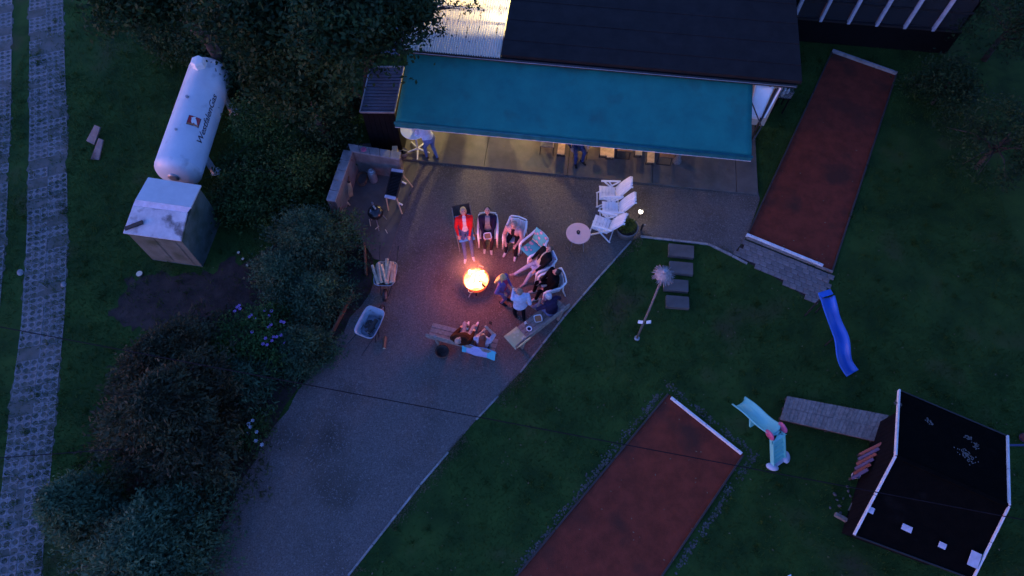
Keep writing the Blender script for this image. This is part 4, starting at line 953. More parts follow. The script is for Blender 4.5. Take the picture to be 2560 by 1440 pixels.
def floral(name, base, c1, c2, dark):
    mt = bpy.data.materials.new(name); mt.use_nodes = True; t = mt.node_tree; b = t.nodes['Principled BSDF']; b.inputs['Roughness'].default_value = .9
    tc = t.nodes.new('ShaderNodeTexCoord'); v = t.nodes.new('ShaderNodeTexVoronoi'); v.inputs['Scale'].default_value = 7; t.links.new(tc.outputs['Object'], v.inputs['Vector'])
    r = t.nodes.new('ShaderNodeValToRGB'); r.color_ramp.interpolation = 'CONSTANT'
    for p_, c in ((0,c2),(.10,c1),(.36,dark),(.42,base)):
        if p_ == 0: r.color_ramp.elements[0].color = rgb(c)
        elif p_ == .10: r.color_ramp.elements[1].position = p_; r.color_ramp.elements[1].color = rgb(c)
        else: e_ = r.color_ramp.elements.new(p_); e_.color = rgb(c)
    t.links.new(v.outputs['Distance'], r.inputs[0]); t.links.new(r.outputs[0], b.inputs['Base Color']); return mt
M['teal_floral'] = floral('teal floral cushion', (.09,.48,.46), (.60,.36,.42), (.75,.60,.55), (.05,.20,.26))
M['blue_floral'] = floral('pale blue floral cushion', (.50,.53,.62), (.52,.38,.45), (.30,.34,.55), (.16,.20,.36))
M['sky_floral'] = floral('sky blue floral pad', (.10,.36,.55), (.55,.40,.44), (.60,.62,.7), (.06,.16,.30))
M['towel'] = floral('violet towel', (.36,.38,.62), (.34,.36,.60), (.40,.42,.66), (.30,.32,.56)); M['towel2'] = floral('turquoise border', (.08,.46,.55), (.08,.44,.54), (.10,.50,.58), (.07,.40,.50))
M['lime_floral'] = floral('pale green cushion', (.42,.46,.24), (.50,.52,.30), (.72,.72,.70), (.40,.45,.24))
def cushion(loc, rz, label, mt, hi=.5):
    e = empty('chair_cushion', loc, rz, label, 'cushion')
    def pad(a, b, name, w=.235, th=.05):
        m = MB(); vs = []; nx, ny = 10, 10; a, b = Vector(a), Vector(b); up = (b-a).cross(Vector((1,0,0))).normalized(); 
        if up.z < 0: up = -up
        for sgn in (1,-1):
            for i in range(nx+1):
                for j in range(ny+1):
                    s, t = i/nx*2-1, j/ny; ed = (1-s**6)*(1-(2*t-1)**6); p = a.lerp(b,t)+Vector((s*w,0,0)); p += up*(th*.55*sgn*math.sqrt(max(ed,.0))+.006*math.sin(s*9)*math.sin(t*9)); vs.append(p)
        k = (nx+1)*(ny+1); f = [(i*(ny+1)+j,(i+1)*(ny+1)+j,(i+1)*(ny+1)+j+1,i*(ny+1)+j+1) for i in range(nx) for j in range(ny)]
        m.add(vs, f+[tuple(x+k for x in reversed(q)) for q in f]); m.build(name, M[mt], e, smooth=True)
    pad((0,.30,.455),(0,-.20,.43),'seat_pad', th=.04); pad((0,-.20,.50),(0,-.34,.50+hi),'back_pad')
    return e
def recliner(loc, rz, label, lean=.20):
    e = empty('folding_recliner', loc, rz, label, 'chair', 'white folding recliner chairs'); mt = M['white']
    for k in range(5):
        y0 = .25-k*.10; m = MB()
        for s in (-1,1): m.box((s*.118,y0,.43-.012*k),(.228,.095,.022))
        m.box((0,y0,.427-.012*k),(.02,.086,.016)); m.build('seat_slat', mt, e, bevel=.005, seg=1)
    for s in (-1,1): MB().bar((s*.24,.30,.415),(s*.24,-.22,.365),.03,.035).build('seat_rail', mt, e)
    for k in range(6):
        x0 = -.2+k*.08; m = MB(); vs = []
        for j in range(10):
            t = j/9; zz = .40+.72*t; yy = -.22-.42*t-.05*math.sin(t*3.1)*(-1)
            top = 1-.12*t
            for s in (-1,1): vs.append(((x0+s*.0385)*top, yy-.4*(x0**2), zz-(.10*(abs(x0)/.2)**2 if j == 9 else 0)))
        m.add(vs, [(2*j,2*j+1,2*j+3,2*j+2) for j in range(9)]); o = m.build('back_slat', mt, e, smooth=True); o.modifiers.new('t','SOLIDIFY').thickness = .016
    for s in (-1,1):
        m = MB(); m.tube([(s*.225,-.22,.40),(s*.21,-.42,.72),(s*.18,-.62,1.06)], .02, 8); m.build('back_stile', mt, e, smooth=True)
        MB().bar((s*.29,.26,.63),(s*.29,-.34,.66),.06,.03).build('armrest', mt, e, bevel=.008)
        MB().bar((s*.27,.34,.0),(s*.27,-.30,.64),.03,.045).build('leg', mt, e, bevel=.006); MB().bar((s*.30,.18,.62),(s*.30,-.36,.0),.03,.045).build('leg', mt, e, bevel=.006)
        MB().bar((s*.29,.02,.63),(s*.27,-.12,.40),.025,.035).build('brace', mt, e)
    MB().bar((-.27,.32,.03),(.27,.32,.03),.03,.03).build('foot_bar', mt, e); MB().bar((-.3,-.34,.03),(.3,-.34,.03),.03,.03).build('foot_bar', mt, e)
    return e
def at(px, py, z): q = P(px,py,z); return Vector((q.x,q.y,0))
recliner(at(1522,482,.43), face(-1,.06), 'white folding recliner farthest from the planter, nearest the patio')
recliner(at(1530,521,.43), face(-1,.04), 'middle white folding recliner of the row of three')
recliner(at(1507,560,.43), face(-.94,.34), 'white folding recliner between the round pinkish table and the planter')
# seats round the fire
c1 = at(1164,582,.45); c2 = at(1220,578,.45); c3 = at(1287,588,.45); c4_ = at(1332,620,.45); c5 = at(1352,662,.45); c6 = at(1376,712,.45)
g1, g2, g3, g4, g5, g6 = face(.12,-1), face(0,-1), face(-.32,-1), face(-.75,-.66), face(-.9,-.42), face(-1,-.28)
def sling(loc, rz):
    e = empty('camping_chair', loc, rz, 'brown camping chair with sky blue floral pad under the woman in red', 'chair')
    for s in (-1,1):
        m = MB(); m.tube([(s*.27,.34,.0),(s*.27,-.2,.42),(s*.27,-.55,1.05)], .016, 8); m.build('side_tube', M['oak'], e)
        m = MB(); m.tube([(s*.29,.22,.60),(s*.29,-.36,.66)], .022, 8); m.build('armrest', M['oak'], e)
        m = MB(); m.tube([(s*.28,.2,.60),(s*.28,-.4,.0)], .016, 8); m.build('leg', M['oak'], e)
    m = MB(); m.slab([(-.25,.26,.43),(.25,.26,.43),(.25,-.22,.40),(-.25,-.22,.40)], .02); m.build('seat', M['oak'], e)
    m = MB(); m.slab([(-.26,-.24,.42),(.26,-.24,.42),(.26,-.60,1.08),(-.26,-.60,1.08)], .02); m.build('backrest', M['bark'], e)
    return e
sling(c1, g1+.1); cushion(c1+Vector((0,0,.0)), g1+.1, 'sky blue floral cushion under the woman in red', 'sky_floral', .42)
mono_chair(c2, g2, 'white chair of the man holding a bowl, with pale back')
mono_chair(c3, g3, 'white chair of the person bending forward in a pink cardigan')
mono_chair(c4_, g4, 'empty white chair with a teal floral cushion'); cushion(c4_, g4, 'teal floral cushion on the empty white chair', 'teal_floral')
mono_chair(c5, g5, 'white chair with a pale blue floral cushion, its sitter in pale jeans'); cushion(c5, g5, 'pale blue floral cushion behind the sitter in pale jeans', 'blue_floral', .52)
mono_chair(c6, g6, 'white chair of the sitter dressed all in black')

# ================================================================ the people
SK = .50
person(c1, g1, 'blonde woman in red jacket and jeans seated by the fire', (0,-.06,.60), -14, 0, (-22,0), ((.22,.22,.02),(-.10,.32,.0)), ((.08,.66,.08,15),(-.14,.60,.08,-12)), shirt=(.62,.022,.025), bulk=1.18, inner=(.62,.55,.58), iw=.05, trouser=(.10,.14,.27), shoe=(.75,.74,.76), hair=(.55,.38,.15), long=.05)
person(c2, g2, 'man in dark jacket and grey shirt holding a bowl on his lap', (0,-.08,.54), -12, 0, (-28,0), ((.11,.34,.08),(-.11,.34,.08)), ((.10,.36,.08,5),(-.09,.40,.08,-5)), shirt=(.018,.015,.038), bulk=1.25, inner=(.22,.23,.24), iw=.07, trouser=(.05,.03,.035), shoe=(.55,.52,.5), hair=(.03,.02,.02), ep=((.9,-.4,-.2),(-.9,-.4,-.2)))
person(c3, g3, 'person leaning forward in a pale pink cardigan over black', (0,-.06,.54), 20, 0, (-30,0), ((.17,.44,.04),(-.17,.44,.04)), ((.15,.42,.08,10),(-.16,.46,.08,-10)), shirt=(.58,.36,.33), inner=(.02,.016,.018), iw=.05, trouser=(.02,.018,.022), sleeve=(.52,.32,.30), bulk=1.22, forearm_skin=True, shoe=(.72,.70,.70), hair=(.36,.24,.18), bald=False)
person(c5, g5, 'person in black jacket and pale jeans reclining with legs stretched out', (0,-.02,.58), -20, 0, (-6,20), ((.22,.20,.03),(-.20,.30,.03)), ((.20,.86,.10,12,20),(-.18,.60,.08,-10)), shirt=(.012,.012,.013), inner=(.50,.50,.34), iw=.022, bulk=1.2, trouser=(.42,.45,.56), shoe=(.40,.30,.30), hair=(.16,.09,.05))
person(c6, g6, 'person dressed all in black seated in the rightmost white chair', (0,-.06,.54), -4, 0, (-20,-30), ((.14,.30,.03),(-.14,.30,.03)), ((.12,.44,.08,5),(-.14,.46,.08,-5)), shirt=(.005,.005,.006), bulk=1.3, trouser=(.005,.005,.006), shoe=(.5,.48,.46), hair=(.008,.008,.008), cap_=False)
# standing girl and man
ga = P(1256,752); gp_ = Vector((ga.x,ga.y,0))
person(gp_, face(.75,-.35), 'standing woman with long fair hair in a purple coat', (0,0,.88), 4, 0, (-4,10), ((.20,.14,.02),(-.10,.24,.12)), ((.09,.02,.08,8),(-.09,.06,.08,-5)), shirt=(.17,.10,.26), bulk=1.15, inner=(.50,.04,.10), iw=.06, trouser=(.22,.12,.22), shoe=(.02,.02,.025), hair=(.60,.36,.14), long=.22, kp=((.1,1,0),(-.1,1,0)), size=.95)
ma = P(1300,796); mp_ = Vector((ma.x,ma.y,0))
person(mp_, face(-.25,1), 'man in light blue shirt standing with one hand raised to his head', (0,0,.92), 4, 0, (10,25), ((.22,.05,-.02),(-.03,.16,.60)), ((.10,-.06,.08,5),(-.11,.12,.08,-8)), shirt=(.46,.52,.68), trouser=(.012,.012,.016), shoe=(.02,.02,.02), forearm_skin=True, hair=(.30,.20,.15), ep=((.15,-1,0),(-.35,.5,-.9)), kp=((.1,1,0),(-.1,1,0)), bulk=1.2, skirtlen=.86)

# ================================================================ benches
def bench(A, B, flip, label, lean=.22):
    d = B-A; L = d.length; rz = math.atan2(d.y, d.x)+(math.pi if flip else 0); c = (A+B)/2
    e = empty('wooden_bench', (c.x,c.y,0), rz, label, 'bench', 'wooden benches by the fire')       # local +Y is the sitting side
    for k in range(3): MB().box((0,.17-k*.148,.44),(L,.138,.035)).build('seat_slat', M['oak'], e, bevel=.006, seg=1)
    for k in range(2): MB().box((0,-.25-k*.05,.60+k*.19),(L,.03,.14),(R(-14),0,0)).build('back_slat', M['oak'], e, bevel=.006, seg=1)
    for s in (-1,1):
        x = s*(L/2-.28); MB().box((x,.13,.21),(.07,.07,.42)).build('leg', M['oak'], e); MB().bar((x,-.2,0),(x,-.30,.86),.07,.07).build('leg', M['oak'], e); MB().box((x,-.02,.395),(.06,.42,.05)).build('cross_bar', M['oak'], e)
    return e
bA0, bA1 = P(1283,852,.44), P(1398,762,.44); dA = (bA1-bA0).normalized()
bA = bench(bA0-dA*.12, bA1+dA*.10, False, 'wooden bench along the lawn kerb with cushion, plate and bowl'); rA = bA.rotation_euler.z
bB0, bB1 = P(1076,826,.44), P(1240,868,.44); bB = bench(bB0, bB1, False, 'wooden bench below the fire with two people seen from behind'); rB = bB.rotation_euler.z
def on(b, x, y, z): c_, s_ = math.cos(b.rotation_euler.z), math.sin(b.rotation_euler.z); return Vector((b.location.x+c_*x-s_*y, b.location.y+s_*x+c_*y, z))
person(on(bA,.55,0,0), rA, 'person with grey hair in dark top and jeans seated on the kerb bench', (0,-.04,.56), 12, 0, (14,10), ((.28,.20,-.05),(-.14,.38,.16)), ((.16,.48,.08,10),(-.16,.54,.08,-10)), shirt=(.035,.025,.06), bulk=1.2, trouser=(.16,.21,.36), shoe=(.3,.25,.22), hair=(.46,.46,.50), ep=((.9,-.3,-.2),(-.9,-.3,-.2)), forearm_skin=True)
person(on(bB,.06,0,0), rB, 'balding person in dark brown jacket and shorts on the lower bench', (0,-.02,.55), -30, -4, (-8,-15), ((.20,.26,.04),(-.20,.26,.04)), ((.12,.60,.08,5),(-.12,.54,.08,-5)), bulk=1.38, shirt=(.055,.018,.010), trouser=(.42,.30,.28), shin_skin=True, shoe=(.7,.66,.66), hair=(.42,.36,.38), bald=True)
person(on(bB,.58,0,0), rB+.08, 'woman with long red hair in white shirt holding up a phone on the lower bench', (0,-.06,.55), -4, 4, (-4,0), ((.13,.28,.46),(-.06,.30,.16)), ((.10,.44,.08,5),(-.10,.44,.08,-5)), shirt=(.52,.42,.50), bulk=1.2, trouser=(.05,.04,.06), shoe=(.3,.28,.28), hair=(.20,.045,.03), long=.26, forearm_skin=True, size=.94)
q = on(bB,.70,.40,1.06); o = MB().box((0,0,0),(.075,.010,.15)).build('mobile_phone', M['black'], bevel=.004); o.location = q; o.rotation_euler = (R(-10),0,rB); tag(o, 'black mobile phone held up by the red haired woman', 'phone')
# cushion, bowl, plate, cup on the kerb bench
e = cushion(on(bA,-.74,-.04,.02), rA, 'pale green cushion with white flowers on the kerb bench end', 'lime_floral', .38)
def dish(loc, kind, label):
    e = empty({'bowl':'food_bowl','plate':'plate','cup':'cup'}[kind], loc, random.uniform(-.3,.3), label, kind)
    if kind == 'bowl':
        m = MB(); n = 4
        def sqr(r, z): return [(r*math.cos(a)*(1 if True else 0)/max(abs(math.cos(a)),abs(math.sin(a)))**.75, r*math.sin(a)/max(abs(math.cos(a)),abs(math.sin(a)))**.75, z) for a in [i*math.pi/14 for i in range(28)]]
        pr = [sqr(.07,.0), sqr(.10,.07), sqr(.118,.075), sqr(.118,.068), sqr(.10,.062), sqr(.066,.008)]; vs = sum(pr, []); m.add(vs, [(i*28+j,i*28+(j+1) % 28,(i+1)*28+(j+1) % 28,(i+1)*28+j) for i in range(5) for j in range(28)]+[tuple(range(27,-1,-1)), tuple(5*28+j for j in range(28))]); m.build('dish', M['white'], e, smooth=True)
        m = MB(); vs = sqr(.094,.055); m.add(vs+[(0,0,.062)], [(j,(j+1) % 28,28) for j in range(28)]); m.build('food', mat('orange snacks', (.60,.26,.10), (.45,.16,.06), .8, 60, .8, 90), e)
    elif kind == 'plate':
        m = MB(); m.lathe([(.001,.004),(.05,.004),(.075,.018),(.085,.02),(.085,.016),(.05,-.002),(.001,-.002)], 24); m.build('dish', M['white'], e, smooth=True)
        m = MB(); m.lathe([(.03,.0052),(.034,.0056),(.045,.0056),(.05,.0052)], 24); m.build('ring_pattern', M['blue'], e)
    else:
        m = MB(); m.lathe([(.001,0),(.028,0),(.034,.08),(.031,.08),(.026,.006),(.001,.006)], 16); m.build('beaker', M['white'], e, smooth=True); m = MB(); m.tube([(.03,0,.06),(.055,0,.05),(.055,0,.025),(.03,0,.015)], .005, 6); m.build('handle', M['white'], e)
    return e
dish(on(bA,.10,.04,.46), 'bowl', 'square white bowl of orange snacks on the kerb bench'); dish(on(bA,-.28,-.02,.46), 'plate', 'small round plate with blue ring on the kerb bench'); dish(on(bA,-.26,.17,.46), 'cup', 'little white cup beside the plate on the kerb bench')
dish(c2+Vector((0,-.30,.61)), 'bowl', 'square white bowl of orange snacks held by the man in the dark jacket')
for x_, lb in ((-.12,'dark glass near the front slat of the lower bench'),(-.20,'dark glass near the backrest of the lower bench')):
    q = on(bB, x_, .14 if x_ == -.12 else -.06, .458); e = empty('drinking_glass', q, 0, lb, 'glass'); m = MB(); m.lathe([(.001,0),(.026,0),(.034,.12),(.031,.12),(.024,.006),(.001,.006)], 14); m.build('vessel', M['clear'], e, smooth=True); m = MB(); m.lathe([(.001,.008),(.023,.008),(.028,.08),(.001,.08)], 14); m.build('drink', M['dkplastic'], e)
# towel over the bench back
e = empty('towel', on(bB,.62,-.28,0), rB, 'turquoise and violet towel hung over the back of the lower bench', 'towel'); m = MB(); vs = []
for i in range(17):
    for j in range(13):
        s, t = i/16, j/12; z = .86-abs(t-.42)*.62; y = .02+(-.15*max(0,t-.42)*1.4+.10*max(0,.42-t))+.012*math.sin(s*11); vs.append((lerp(-.52,.42,s), y-.02, z+.01))
m.add(vs, [(i*13+j,(i+1)*13+j,(i+1)*13+j+1,i*13+j+1) for i in range(16) for j in range(12)]); o = m.build('cloth', M['towel'], e, smooth=True); o.modifiers.new('t','SOLIDIFY').thickness = .008
for nm_, k0, k1 in (('border',12,17),('hem',0,3)):
    m = MB(); v2 = [(v[0], v[1]-.008, v[2]+.010) for v in vs[k0*13:k1*13]]; m.add(v2, [(i*13+j,(i+1)*13+j,(i+1)*13+j+1,i*13+j+1) for i in range(k1-k0-1) for j in range(12)]); m.build(nm_, M['towel2'], e, smooth=True)
# dark round basket behind the lower bench
q = at(1106,880,.1); e = empty('round_basket', q, 0, 'dark round basket on the gravel behind the lower bench', 'basket'); m = MB(); m.lathe([(.001,0),(.16,0),(.19,.14),(.205,.16),(.19,.17),(.17,.15),(.145,.02),(.001,.02)], 24); m.build('bowl', M['bark'], e, smooth=True); m = MB(); m.lathe([(.20,.155),(.21,.165),(.20,.175)], 24, closed=True); m.build('rim', M['brownwood'], e)
# smoke drifting off the fire, also set to give a bloom-like halo
sm = bpy.data.materials.new('smoke'); sm.use_nodes = True; t = sm.node_tree; t.nodes.remove(t.nodes['Principled BSDF']); pv = t.nodes.new('ShaderNodeVolumePrincipled'); pv.inputs['Color'].default_value = (.8,.75,.75,1); 
tc = t.nodes.new('ShaderNodeTexCoord'); ln = t.nodes.new('ShaderNodeVectorMath'); ln.operation = 'LENGTH'; mr = t.nodes.new('ShaderNodeMapRange'); mr.inputs[1].default_value = 1.0; mr.inputs[2].default_value = .15; mr.inputs[4].default_value = 1; pw_ = t.nodes.new('ShaderNodeMath'); pw_.operation = 'POWER'; pw_.inputs[1].default_value = 1.6
ml = t.nodes.new('ShaderNodeMath'); ml.operation = 'MULTIPLY'; ml.inputs[1].default_value = .30
t.links.new(tc.outputs['Object'], ln.inputs[0]); t.links.new(ln.outputs['Value'], mr.inputs[0]); t.links.new(mr.outputs[0], pw_.inputs[0]); t.links.new(pw_.outputs[0], ml.inputs[0]); t.links.new(ml.outputs[0], pv.inputs['Density'])
t.links.new(pv.outputs[0], t.nodes['Material Output'].inputs['Volume'])
m = MB(); m.ball((0,0,0), 1, 24); so = m.build('smoke', sm, smooth=True); so.location = (FB.x-.16,FB.y+.14,.98); so.scale = (.95,.88,.62); tag(so, 'thin smoke glowing over the fire bowl', 'smoke', kind='stuff')
# ================================================================ things under the awning
def bistro(loc, r, h, label, top, base=True):
    e = empty('bistro_table', loc, 0, label, 'table')
    m = MB(); m.lathe([(.001,h-.03),(r-.03,h-.03),(r,h-.02),(r,h-.004),(r-.01,h),(.001,h)], 40); m.build('table_top', top, e, smooth=False)
    m = MB(); m.tube([(0,0,.05),(0,0,h-.03)], .03, 12); m.build('column', M['whitepaint'], e, smooth=True)
    for k in range(5):
        a = k*1.2566-1.571; m = MB(); m.tube([(0,0,.10),(.40*math.cos(a),.40*math.sin(a),.03)], [.03,.022], 8); m.build('foot', M['whitepaint'], e)
    return e
q = P(1046,379); bt = bistro(Vector((q.x,q.y,.07)), .43, 1.08, 'white high round table with star foot at the left end of the awning', M['white'])
b0 = Vector((q.x,q.y,0))
pl = P(1080,396); person(Vector((pl.x,pl.y,.065)), face(-.62,.62), 'man in light blue shirt and jeans leaning on the high white table', (0,-.02,.92), 38, 0, (5,10), ((.12,.50,.24),(-.10,.48,.24)), ((.10,-.16,.08,5),(-.12,.10,.08,-5)), shirt=(.46,.53,.72), bulk=1.25, trouser=(.13,.16,.32), shoe=(.10,.06,.05), hair=(.5,.35,.2), forearm_skin=True, kp=((.1,1,0),(-.1,1,0)))
e = empty('ashtray', b0+Vector((.03,.06,1.15)), 0, 'small dark ashtray on the high white table', 'ashtray'); m = MB(); m.lathe([(.001,0),(.05,0),(.055,.03),(.045,.03),(.04,.01),(.001,.01)], 18); m.build('dish', M['darkmetal'], e, smooth=True)
dish(b0+Vector((.14,.16,1.15)), 'cup', 'cup on the high white table beside the leaning man')
# wooden tables and benches below the awning: placed by their visible near ends, running back under the cloth
def beer_table(px, py, w, L, z, mt, label, name, grp):
    q = P(px,py,z); e = empty(name, (q.x,q.y,.065), HA, label, 'table' if 'table' in name else 'bench', grp); z -= .065
    n = 2 if w > .3 else 1
    for k in range(n): MB().box((-w/2+w/n*(k+.5), L/2, z-.014),(w/n-.008, L, .028)).build('plank', M[mt], e, bevel=.006, seg=1)
    for y in (.22, L-.22):
        m = MB(); s = w*.42
        for t in (-1,1): m.tube([(t*s,y,z-.03),(t*s*1.1,y,.0)], .014, 8)
        m.tube([(-s*1.1,y,.012),(s*1.1,y,.012)], .014, 8); m.tube([(-s,y,z*.55),(s,y,z*.55)], .01, 8); m.build('leg_frame', M['darkmetal'], e)
    return e
g_ = 'wooden tables and benches under the awning'
beer_table(1402,385,.24,1.5,.46,'pine','amber lit bench end left of the sitter in dark jeans','beer_bench',g_)
beer_table(1509,388,.24,1.5,.46,'pine','left one of the two pale bench ends right of the sitter','beer_bench',g_)
beer_table(1526,393,.24,1.5,.46,'pine','right one of the two pale bench ends right of the sitter','beer_bench',g_)
beer_table(1562,378,.48,1.6,.74,'brownwood','brown table end between two pale bench ends','beer_table',g_)
beer_table(1597,387,.22,1.5,.46,'pine','short pale bench end right of the brown table','beer_bench',g_)
beer_table(1627,406,.24,1.5,.46,'pine','pale bench reaching farthest out from under the awning','beer_bench',g_)
beer_table(1668,393,.48,1.6,.74,'brownwood','dark brown table at the right end of the furniture row','beer_table',g_)
def frame_chair(px, py, label):
    q = P(px,py,.45); e = empty('metal_chair', (q.x,q.y,.065), HA, label, 'chair')
    m = MB()
    for s in (-1,1): m.tube([(s*.21,.0,.40),(s*.22,-.02,0),(s*.22,.42,0),(s*.21,.40,.40)], .012, 8)
    m.build('leg_frame', M['darkmetal'], e); MB().box((0,.2,.40),(.44,.42,.025)).build('seat', M['oak'], e, bevel=.008)
    m = MB()
    for s in (-1,1): m.tube([(s*.2,.4,.4),(s*.2,.5,.85)], .012, 8)
    m.build('back_stile', M['darkmetal'], e); MB().box((0,.485,.75),(.42,.02,.2)).build('backrest', M['oak'], e); return e
frame_chair(1368,368,'metal framed chair left of the amber bench end'); fc = frame_chair(1452,378,'metal framed chair under the sitter in dark jeans')
ps = fc.location
person(Vector((ps.x-.12,ps.y+.22,.065)), HA+math.pi+.35, 'sitter in dark jeans half hidden by the awning', (0,-.02,.55), -4, 0, (0,0), None, ((.14,.44,.08,5),(-.10,.40,.08,-25)), shirt=(.03,.03,.06), trouser=(.045,.06,.15), shoe=(.02,.02,.02), hair=(.05,.03,.02))
# small garden figure at the end
q = P(1691,408); e = empty('garden_figure', (q.x,q.y,.065), 0, 'small pale cone shaped garden figure at the right end of the furniture', 'figurine')
m = MB(); m.lathe([(.001,0),(.13,0),(.14,.06),(.09,.22),(.07,.36),(.05,.42),(.001,.43)], 18); m.build('robe', M['pot'], e, smooth=True); m = MB(); m.ball((0,0,.47), .06, 12); m.build('head', M['coping'], e, smooth=True); m = MB(); m.lathe([(.065,.49),(.03,.60),(.001,.66)], 12); m.build('hat', M['palegrey'], e, smooth=True)

# ================================================================ round table, planter, lamps
q = P(1446,583,.72); e = empty('round_table', (q.x,q.y,0), 0, 'round pinkish table with dark parasol socket beside the recliners', 'table'); r = .365
m = MB(); m.lathe([(.045,.69),(r-.02,.69),(r,.70),(r,.715),(r-.01,.72),(.045,.72)], 44, closed=True); m.build('table_top', M['pinktable'], e)
m = MB(); m.lathe([(.02,.685),(.055,.685),(.055,.735),(.04,.742),(.02,.735)], 20, (0,.045,0), closed=True); m.build('socket', M['dkplastic'], e, smooth=True)
for k in range(4):
    a = k*1.571+.75; m = MB(); m.tube([(.20*math.cos(a),.20*math.sin(a),.69),(.30*math.cos(a),.30*math.sin(a),0)], .014, 8); m.build('leg', M['steel'], e)
a_, b_ = P(1412,608), P(1432,640); o = MB().tube([(a_.x,a_.y,.018),(b_.x,b_.y,.018)], .009, 6).build('thin_stick', M['oak']); tag(o, 'thin stick lying on the gravel below the round table', 'stick')
q = P(1563,585); e = empty('planter', (q.x,q.y,0), 0, 'round stone planter full of low yellow green plants beside the recliners', 'planter')
m = MB(); m.lathe([(.001,0),(.24,0),(.33,.36),(.345,.40),(.345,.42),(.315,.42),(.30,.36),(.001,.35)], 36); m.build('pot', M['pot'], e, smooth=True); MB().sheet([(.30*math.cos(i*.314),.30*math.sin(i*.314)) for i in range(20)], .375).build('potting_soil', M['soil'], e)
C = np.stack([rng.normal(0,.13,1600), rng.normal(0,.13,1600)+.03, .40+rng.random(1600)*.16], 1); C = C[np.hypot(C[:,0],C[:,1]) < .29]
V, F = leaves(C, .055, 1.0); np_mesh('foliage', V, F, leafmat('planter leaves', (.17,.19,.03), (.06,.09,.02), 6), e)
q = P(1597,545); gl = empty('globe_lamp', (q.x,q.y,0), 0, 'small lit globe garden lamp behind the planter', 'lamp')
m = MB(); m.tube([(0,0,0),(0,0,.3)], .014, 8); m.build('stake', M['darkmetal'], gl); m = MB(); m.ball((0,0,.36), .068, 18); m.build('globe', emit('globe glow', (1,.88,.70), .5), gl, smooth=True); m = MB(); m.lathe([(.03,.425),(.03,.45),(.001,.45)], 12); m.build('cap', M['dkplastic'], gl)
l = bpy.data.lights.new('globe_light','POINT'); l.energy = .2; l.color = (1,.85,.62); l.shadow_soft_size = .07; lo = bpy.data.objects.new('light', l); COL.objects.link(lo); lo.parent = gl; lo.location = (0,-.0,.56)
e = empty('hose_reel', P(1603,575), 0, 'small dark bottle and tap beside the planter', 'garden tap'); m = MB(); m.tube([(0,0,0),(0,0,.35)], .03, 10); m.build('standpipe', M['dkplastic'], e); m = MB(); m.tube([(0,0,.3),(.1,0,.3)], .012, 8); m.build('spout', M['steel'], e)
# tall pole with thatch cap
q = P(1592,846); pe = empty('thatch_cap_pole', (q.x,q.y,0), 0, 'tall slim pole in the lawn topped by a frayed round thatch cap', 'pole')
m = MB(); m.tube([(0,0,0),(.01,0,2),(0,0,3.8)], [.034,.028,.026], 12); m.build('post', M['pot'], pe, smooth=True)
m = MB(); m.lathe([(.001,4.02),(.06,4.0),(.13,3.94),(.20,3.84),(.20,3.82),(.001,3.86)], 24); m.build('cap', M['thatch'], pe, smooth=True)
m = MB()
for k in range(170):
    a = random.uniform(0,6.283); r0, r1 = random.uniform(.08,.17), random.uniform(.2,.30); z0 = 3.99-r0*.7; d = Vector((math.cos(a),math.sin(a),0)); n_ = Vector((-math.sin(a),math.cos(a),0))*random.uniform(.006,.013)
    m.add([d*r0-n_+Vector((0,0,z0)), d*r0+n_+Vector((0,0,z0)), d*r1+n_*.5+Vector((0,0,3.84-random.uniform(0,.06))), d*r1-n_*.5+Vector((0,0,3.84-random.uniform(0,.06)))], [(0,1,2,3)])
m.build('fringe', M['thatch'], pe); m = MB(); m.lathe([(.05,4.0),(.05,4.05),(.03,4.06),(.001,4.05)], 16); m.build('finial', M['steel'], pe, smooth=True)
for s in (-1,1): MB().box((s*.11,-.05,1.25),(.13,.02,.10),(R(-25),0,R(8*s))).build('sign_plate', M['white'], pe, bevel=.004)
m = MB(); m.lathe([(.08,0),(.08,.03),(.05,.05),(.001,.05)], 20); m.build('foot_ring', M['steel'], pe, smooth=True)

# ================================================================ slides
def chute(e, path, w, side, mt, name='chute', th=.02, n=10):
    m = MB(); vs = []; k = len(path); prof = [(-w/2-.03,side),(-w/2,side),(-w/2+.03,side*.35),(-w/4,.0),(0,-.005),(w/4,.0),(w/2-.03,side*.35),(w/2,side),(w/2+.03,side)]
    for i, p in enumerate(path):
        p = Vector(p); d = (Vector(path[min(i+1,k-1)])-Vector(path[max(i-1,0)])).normalized(); rt = d.cross(Vector((0,0,1))).normalized(); up = rt.cross(d)
        for x, z in prof: vs.append(p+rt*x+up*z)
    c = len(prof); m.add(vs, [(i*c+j,(i+1)*c+j,(i+1)*c+j+1,i*c+j+1) for i in range(k-1) for j in range(c-1)])
    o = m.build(name, mt, e, smooth=True); md = o.modifiers.new('t','SOLIDIFY'); md.thickness = th; md.offset = -1; return o
A, B = P(2063,745,1.05), P(2122,938,.12); sb = empty('wave_slide', (A.x,A.y,0), 0, 'long blue wavy slide running down from the block paving', 'slide')
path = []; bend = Vector((B-A)).normalized(); sidev = Vector((bend.y,-bend.x,0)).normalized()
for i in range(33):
    t = i/32; p = A.lerp(B,t); z = 1.05*(1-t)**1.05+.12*t+.07*math.sin(t*4*math.pi)*(1-t*.3); w_ = .05*math.sin(t*3.3*math.pi); path.append((p.x-A.x+sidev.x*w_, p.y-A.y+sidev.y*w_, z))
chute(sb, path, .36, .13, M['blueslide'])
t0 = Vector(path[0]); m = MB(); hd = -Vector((bend.x,bend.y,0)).normalized()
m.slab([t0+sidev*.21+Vector((0,0,.12)), t0-sidev*.21+Vector((0,0,.12)), t0-sidev*.19+hd*.16+Vector((0,0,.15)), t0+sidev*.19+hd*.16+Vector((0,0,.15))], .05); m.build('entry_lip', M['blueslide'], sb, bevel=.02)
